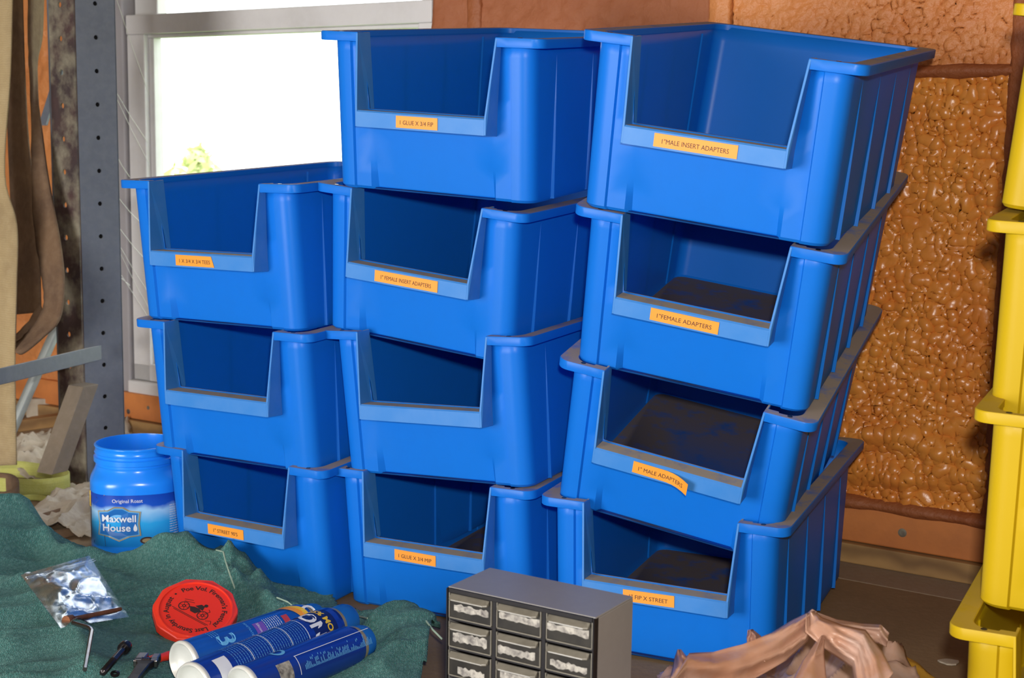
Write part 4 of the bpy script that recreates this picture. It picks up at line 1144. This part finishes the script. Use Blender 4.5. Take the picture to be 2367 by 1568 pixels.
reparent(MB().lathe([(0.0005,0.006),(0.005,0.006),(0.0055,-0.001),(0.0115,-0.001),(0.0120,0.001),(0.0120,0.014),(0.0110,0.016),(0.0005,0.016)], h0, ax, 20).build('head', 'oxide', smooth=40), bolt)
LB = (h1-h0).length
reparent(MB().lathe([(0.0066,0.014),(0.0066,LB*0.55)]+[(0.0066 if i % 2 else 0.0056, LB*0.55+i*0.0022) for i in range(int(LB*0.45/0.0022))]+[(0.0005, LB)], h0, ax, 14).build('shank', 'oxide', smooth=30), bolt)
wr = empty('adjustable_wrench', on_towel(300, 1566, 0.006))
tag(wr, 'dark adjustable wrench with chromed jaws beside the spray cans', 'wrench')
wz_ = max(on_towel(300, 1590, 0.008).z, on_towel(336, 1530, 0.010).z)+0.004
w0, w1 = atZ(288, 1600, wz_), atZ(338, 1532, wz_)
dr = (w1-w0).normalized(); sd = dr.cross(Vector((0,0,1))).normalized(); upv = sd.cross(dr)
rows = []
for t, w_, hh in ((0,0.012,0.005),(0.5,0.010,0.005),(0.85,0.012,0.006),(1.0,0.020,0.007)):
    c_ = w0.lerp(w1, t); rows.append([c_-sd*w_-upv*hh, c_+sd*w_-upv*hh, c_+sd*w_+upv*hh, c_-sd*w_+upv*hh])
reparent(MB().loft(rows).build('handle', 'oxide', bevel=0.002), wr)
b = MB(); 
for x0, x1, y0, y1 in ((-0.022,-0.004,-0.002,0.034),(0.006,0.020,0.004,0.030),(-0.022,0.022,-0.008,0.006)):
    b.frame_box(w1+sd*x0+dr*y0-upv*0.007, sd*(x1-x0), dr*(y1-y0), upv*0.014)
reparent(b.build('jaw', 'chrome', bevel=0.002), wr)
reparent(MB().lathe([(0.005 if i % 2 else 0.0065, i*0.002-0.008) for i in range(9)], w1+dr*0.001+upv*0.004, sd, 12).build('worm_screw', 'chrome', smooth=30), wr)
g0, g1 = on_towel(345, 1528, 0.012), on_towel(392, 1516, 0.012)
tag(MB().lathe([(0.0005,0),(0.008,0.001),(0.0095,0.012),(0.0075,0.03),(0.009,0.05),(0.0005,0.052)], g0, g1-g0, 14).build('red_handle', 'red', smooth=60), 'small red plastic handle lying behind the wrench, beside the spray cans', 'tool')
tag(MB().lathe([(0.004,0),(0.008,0),(0.0085,0.001),(0.0085,0.003),(0.004,0.004),(0.004,0)], on_towel(266, 1560, 0.004), (0.1,-0.3,1), 16).build('small_nut', 'oxide', smooth=30), 'small black nut lying on the towel beside the bolt tip', 'nut')

# clear zip bag with rusty pin
cor = [on_towel(48, 1331, 0.010), on_towel(206, 1286, 0.012), on_towel(298, 1427, 0.010), on_towel(140, 1453, 0.010)]
zb = empty('clear_zip_bag', cor[3])
tag(zb, 'small clear plastic zip bag with a rusty pin, lying on the towel', 'bag')
nrm = (cor[1]-cor[0]).cross(cor[3]-cor[0]).normalized()
if nrm.z < 0: nrm = -nrm
def sheet(off, puff, seed, nx=34, ny=40):
    u_, v_ = np.meshgrid(np.linspace(0, 1, nx), np.linspace(0, 1, ny), indexing='ij')
    A, B_, C_, D_ = [np.array(c_) for c_ in cor]
    P = (1-u_)[..., None]*((1-v_)[..., None]*A+v_[..., None]*D_)+u_[..., None]*((1-v_)[..., None]*B_+v_[..., None]*C_)
    e = np.minimum(1, 6*np.minimum(np.minimum(u_, 1-u_), np.minimum(v_, 1-v_)))
    r = 1-np.abs(vnoise(u_*3+v_*2.2+seed, v_*6-u_*1.5, seed)-0.5)*2; r2 = 1-np.abs(vnoise(u_*8+seed, v_*9+u_*5, seed+2)-0.5)*2
    hgt = off+e*(puff*np.sin(PI*np.clip(v_*1.1-0.05, 0, 1))+0.010*r**3+0.004*r2**3)
    base = towel_h(P[..., 0], P[..., 1], True)+0.003
    P = P+hgt[..., None]*np.array(nrm)
    P[..., 2] = np.maximum(P[..., 2], base)
    return np_mesh('sheet', P.reshape(-1, 3), grid_faces(nx, ny))
for off, puff, sd_ in ((0.0, 0.002, 3), (0.0015, 0.012, 7)):
    reparent(link('film', sheet(off, puff, sd_), 'clear_film', smooth=180), zb)
for t in (0.12, 0.15):
    a, c_ = cor[0].lerp(cor[3], t), cor[1].lerp(cor[2], t)
    reparent(MB().tube([a.lerp(c_, k/8)+nrm*0.009 for k in range(9)], 0.0013, 5).build('zip_strip', 'clear_film'), zb)
a, c_ = cor[3].lerp(cor[0], 0.07).lerp(cor[2], 0.10)+nrm*0.006, cor[2].lerp(cor[1], 0.10).lerp(cor[3], 0.08)+nrm*0.006
pin = MB(); pin.tube([a, a.lerp(c_, 0.1), a.lerp(c_, 0.12), a.lerp(c_, 0.5), c_], [0.0095, 0.0095, 0.005, 0.0045, 0.004], 10)
tag(pin.build('rusty_pin', 'rust', smooth=60), 'rusty iron pin inside the small clear zip bag', 'pin')

# ================================================================== PARTS CABINET
CZ = 0.372
A_, B_ = atZ(1033, 1357, CZ), atZ(1375, 1430, CZ)
ex = (B_-A_); CW = ex.length; ex.normalize(); ey = Vector((-ex.y, ex.x, 0)); CDp = 0.118
cab = empty('parts_cabinet', Vector((A_.x, A_.y, 0)))
tag(cab, 'small grey metal parts cabinet with smoky plastic drawers in the foreground', 'parts cabinet')
def cbox(b, x0, x1, y0, y1, z0, z1, mi=0): return b.frame_box(A_+ex*x0+ey*y0+Vector((0,0,z0-CZ)), ex*(x1-x0), ey*(y1-y0), Vector((0,0,z1-z0)), mi)
b = MB()
cbox(b, 0, CW, 0.003, CDp, CZ-0.003, CZ); cbox(b, 0, 0.003, 0.003, CDp, 0, CZ-0.003); cbox(b, CW-0.003, CW, 0.003, CDp, 0, CZ-0.003)
cbox(b, 0.003, CW-0.003, CDp-0.003, CDp, 0, CZ-0.003); cbox(b, 0.003, CW-0.003, 0.006, CDp-0.003, 0.0, 0.003)
reparent(b.build('shell', 'cab', bevel=0.0012), cab)
px_, dw = 0.0842, 0.0755
mx = (CW-3*dw-2*(px_-dw))/2
pz, dh = 0.0447, 0.0395
rows_n = 8
b = MB()
cbox(b, 0, mx-0.001, -0.002, 0.012, 0, CZ-0.001); cbox(b, CW-mx+0.001, CW, -0.002, 0.012, 0, CZ-0.001)
for c_ in (1, 2): cbox(b, mx+c_*px_-(px_-dw)+0.001, mx+c_*px_-0.001, 0.001, 0.014, 0, CZ-0.004)
cbox(b, mx, CW-mx, -0.001, 0.012, CZ-0.0075, CZ-0.001)
for r_ in range(1, rows_n): cbox(b, mx, CW-mx, 0.003, 0.1, CZ-0.0075-r_*pz+0.001, CZ-0.0075-r_*pz+(pz-dh)-0.001)
cbox(b, mx, CW-mx, -0.001, 0.012, 0.001, CZ-0.0075-rows_n*pz+(pz-dh))
reparent(b.build('front_grid', 'black', bevel=0.0008), cab)
cards = {(0,0):(.12,.93,.26,.62),(0,1):(.06,.97,.36,.72),(0,2):(.02,.92,.34,.70),(1,1):(.04,.88,.16,.55),(1,2):(.10,.90,.12,.48),(2,0):(.22,.85,.05,.45),(2,1):(.1,.9,.2,.75),(2,2):(.3,.9,.2,.6)}
for r_ in range(rows_n):
    for c_ in range(3):
        x0 = mx+c_*px_; z1 = CZ-0.0075-r_*pz; z0 = z1-dh
        b = MB(); cbox(b, x0+0.0012, x0+dw-0.0012, 0.0015, 0.0045, z0+0.0012, z1-0.001)
        cbox(b, x0+0.003, x0+dw-0.003, 0.0045, 0.105, z0+0.002, z0+0.004)
        d = reparent(b.build('drawer', 'smoke', bevel=0.0012), cab)
        b = MB()
        for q in ((x0, x0+dw, z0, z0+0.0016), (x0, x0+0.0014, z0, z1), (x0+dw-0.0014, x0+dw, z0, z1)): cbox(b, q[0], q[1], 0.0005, 0.003, q[2], q[3])
        o = b.build('moulded_edge', 'smoke_edge'); o.parent = d
        # pull: sloping ledge over the top of the drawer front
        prof = [(0.001, z1-0.001), (-0.010, z1-0.0065), (-0.0105, z1-0.0085), (-0.0085, z1-0.0090), (0.001, z1-0.0075)]
        def cp(x, y, z): return A_+ex*x+ey*y+Vector((0,0,z-CZ))
        b = MB().loft([[cp(x0+0.004, y*0.6, z) for y, z in prof], [cp(x0+0.010, y, z) for y, z in prof], [cp(x0+dw-0.010, y, z) for y, z in prof], [cp(x0+dw-0.004, y*0.6, z) for y, z in prof]])
        o = b.build('drawer_pull', 'smoke_edge', bevel=0.0004); o.parent = d
        q = cards.get((r_, c_)) or ((.1,.9,.2,.65) if (r_+c_) % 2 else None)
        if q:
            # worn paper label with a ragged outline
            n = 14; top = []; bot = []
            for k in range(n+1):
                xx = x0+dw*(q[0]+(q[1]-q[0])*k/n)
                top.append(cp(xx, 0.0009, z1-dh+dh*(q[3]-0.10*random.random()))); bot.append(cp(xx, 0.0009, z0+dh*(q[2]+0.10*random.random())))
            b = MB(); b.add(top+bot, [(k, k+1, n+2+k, n+1+k) for k in range(n)])
            o = b.build('paper_label', 'card'); o.parent = d

# ================================================================== PLASTIC BAGS AT THE RIGHT
def bag_surface(name, ctlpts, poly, matname, label, seed, step=0.006, amp=0.02):
    ct = [tuple(P2(*q)) for q in ctlpts]
    CTn = np.array(ct); wt = rbf_fit(CTn, 0.0005)
    P = [P2(*q)[:2] for q in poly]
    x0, x1 = min(p[0] for p in P), max(p[0] for p in P); y0, y1 = min(p[1] for p in P), max(p[1] for p in P)
    xs = np.arange(x0, x1, step); ys = np.arange(y0, y1, step); X, Y = np.meshgrid(xs, ys, indexing='ij')
    h = np.full(X.shape, wt[-1])
    for (cx, cy, _), w in zip(ct, wt[:-1]): h = h-w*np.sqrt((X-cx)**2+(Y-cy)**2+0.00008)
    a = X*0.55+Y*0.83; b_ = -X*0.83+Y*0.55
    r = 1-np.abs(vnoise(a/0.16+seed, b_/0.045, seed)-0.5)*2
    r2 = 1-np.abs(vnoise(a/0.07, b_/0.022+seed, seed+3)-0.5)*2
    h = h+amp*(r**3-0.35)+amp*0.45*(r2**3-0.3)
    h = np.maximum(h, 0.004)
    In = inside(X, Y, P)
    me = np_mesh(name, np.stack([X, Y, h], -1).reshape(-1, 3), grid_faces(len(xs), len(ys), In[:-1,:-1] & In[1:,1:] & In[1:,:-1] & In[:-1,1:]))
    o = link(name, me, matname, smooth=180)
    md = o.modifiers.new('s', 'SOLIDIFY'); md.thickness = 0.0008; md.offset = -1
    return tag(o, label, 'plastic bag')
pk = [(1535,1568,.10),(1560,1525,.135),(1572,1507,.150),(1600,1515,.140),(1650,1516,.140),(1705,1505,.145),(1728,1470,.195),(1735,1458,.205),(1755,1466,.195),(1790,1482,.165),(1820,1468,.180),(1850,1432,.225),(1872,1412,.250),(1892,1428,.240),(1935,1445,.215),(1990,1449,.205),(2035,1447,.205),(2050,1472,.180),(2060,1495,.150)]
low = [(1600,1560,.125),(1680,1560,.140),(1760,1530,.155),(1840,1500,.185),(1825,1535,.120),(1810,1560,.10),(1900,1490,.180),(1960,1500,.190),(2000,1520,.170),(1880,1560,.150),(1960,1568,.160),(2040,1540,.140)]
bk_ = [(px+(px-1183)*0.0, py, h) for px, py, h in pk]
def behind(q, f=0.11):
    p = P2(*q); n_ = math.hypot(p[0], p[1]); return (p[0]*(1+f/n_), p[1]*(1+f/n_), 0.01)
_old = P2
def P2(px, py, h):
    if px == 'xy': return (py[0], py[1], h)
    return _old(px, py, h)
bagroot = empty('shopping_bag', atZ(1800, 1560))
tag(bagroot, 'crumpled tan translucent plastic shopping bag in the foreground at lower right', 'plastic bag')
pk = [(1535,1568,.10),(1560,1530,.125),(1600,1528,.125),(1650,1530,.125),(1705,1520,.13),(1760,1505,.145),(1800,1490,.160),(1850,1465,.185),(1880,1450,.195),(1935,1455,.20),(1990,1456,.20),(2035,1452,.200),(2050,1474,.180),(2060,1495,.150)]
low = [(1600,1560,.11),(1680,1560,.125),(1760,1540,.130),(1840,1510,.150),(1825,1535,.110),(1810,1560,.07),(1850,1560,.08),(1900,1500,.170),(1960,1500,.190),(2000,1520,.170),(1900,1560,.150),(1960,1568,.160),(2040,1540,.140)]
ctl_bag = pk+low+[('xy', behind(q)[:2], 0.01) for q in pk]+[('xy', (0.2,1.95), .08),('xy', (0.4,1.9), .10),('xy', (0.65,1.95), .10),('xy', (0.2,2.12), .08)]
outline = [('xy', (0.14,1.90), 0)]+[('xy', (0.16,2.15), 0)]+[('xy', behind(q, 0.075)[:2], 0) for q in pk]+[('xy', (0.70,2.15), 0), ('xy', (0.72,1.90), 0)]
o = bag_surface('body', ctl_bag, outline, 'shop_bag', None, 4, amp=0.022)
del o['category']; reparent(o, bagroot)
def film_strip(rows, name='handle', n=9, fold=0.010, seed=1):
    """rows: (x, y, D, half width px, direction deg) -> gathered, pleated strip of film"""
    rg_ = random.Random(seed); ph = [rg_.uniform(0, 6.28) for _ in range(5)]
    P = []
    for i in range(len(rows)-1):
        for k in range(6+(1 if i == len(rows)-2 else 0)):
            t = k/6; P.append([rows[i][j]+(rows[i+1][j]-rows[i][j])*(t*t*(3-2*t)*0.5+t*0.5) for j in range(5)])
    out = []
    for i, (x, y, D_, hw, dg) in enumerate(P):
        a = math.radians(dg); r = []
        for j in range(n*2+1):
            u_ = j/n-1
            hw = hw*1.0
            q = atD(x+math.cos(a)*hw*u_, y-math.sin(a)*hw*u_, D_+0.022*u_*u_-2.2*fold*float(1-abs(vnoise(np.array([u_*1.5+ph[0]+0.05*i]), np.array([i*0.10+ph[1]]), seed)[0]-0.5)*2)**2+fold*0.25*math.sin(u_*5+ph[1]-i*0.11))
            r.append(q)
        out.append(r)
    o = MB().loft(out, False, False).build(name, 'shop_bag', smooth=180)
    md = o.modifiers.new('s', 'SOLIDIFY'); md.thickness = 0.0008; md.offset = 0
    reparent(o, bagroot); return o
film_strip([(1540,1600,2.02,34,60),(1585,1556,2.08,46,80),(1650,1552,2.10,44,92),(1730,1530,2.12,42,108),(1800,1496,2.14,36,116),(1850,1458,2.16,30,125),(1876,1428,2.18,14,125),(1884,1412,2.19,7,150)], seed=2)
film_strip([(1872,1416,2.17,10,20),(1880,1445,2.14,26,40),(1930,1475,2.11,34,60),(1985,1500,2.08,46,70),(2010,1560,2.04,60,60),(2020,1610,2.0,70,50)], seed=3)
film_strip([(1884,1425,2.20,10,60),(1930,1450,2.19,18,80),(1990,1462,2.19,20,85),(2034,1466,2.18,22,85),(2052,1480,2.17,16,80)], seed=5)
film_strip([(1734,1456,2.20,5,10),(1742,1472,2.19,16,5),(1752,1500,2.17,24,0),(1756,1530,2.14,34,0)], 'ear', seed=6)
film_strip([(1570,1502,2.17,4,0),(1574,1520,2.15,14,0),(1585,1545,2.12,30,0),(1590,1580,2.08,44,0)], 'ear', seed=7)
film_strip([(1900,1470,2.13,8,30),(1880,1520,2.08,26,20),(1870,1570,2.04,40,10),(1870,1620,2.0,50,10)], 'pleat', seed=8)
am = [(2035,1500,.09),(2070,1505,.10),(2110,1530,.09),(2150,1568,.07),(2080,1560,.09),(2040,1560,.08)]
cb = am+[('xy', behind(q, 0.12)[:2], .006) for q in am[:4]]+[('xy', (0.72,2.05), .06), ('xy', (0.85,2.1), .03)]
ol = [('xy', (0.66,1.95), 0)]+[('xy', (0.66,2.3), 0)]+[('xy', behind(q, 0.10)[:2], 0) for q in am[:4]]+[('xy', (0.82,2.12), 0), ('xy', (0.80,1.95), 0)]
bag_surface('amber_bag', cb, ol, 'amber_bag', 'amber yellow plastic bag end poking out right of the tan bag', 9, amp=0.010)
# white chip on the bench
cc = atZ(2194, 1534); pts = []
b = MB(); ring_ = [cc+Vector((0.020*math.cos(a)*(1+0.25*math.sin(3*a)), 0.016*math.sin(a), 0.0008)) for a in [2*PI*j/12 for j in range(12)]]
b.loft([ring_, [q+Vector((0,0,0.0035)) for q in ring_]])
tag(b.build('paint_flake', 'rag', bevel=0.001), 'small white flake lying on the bench before the yellow bins', 'flake')
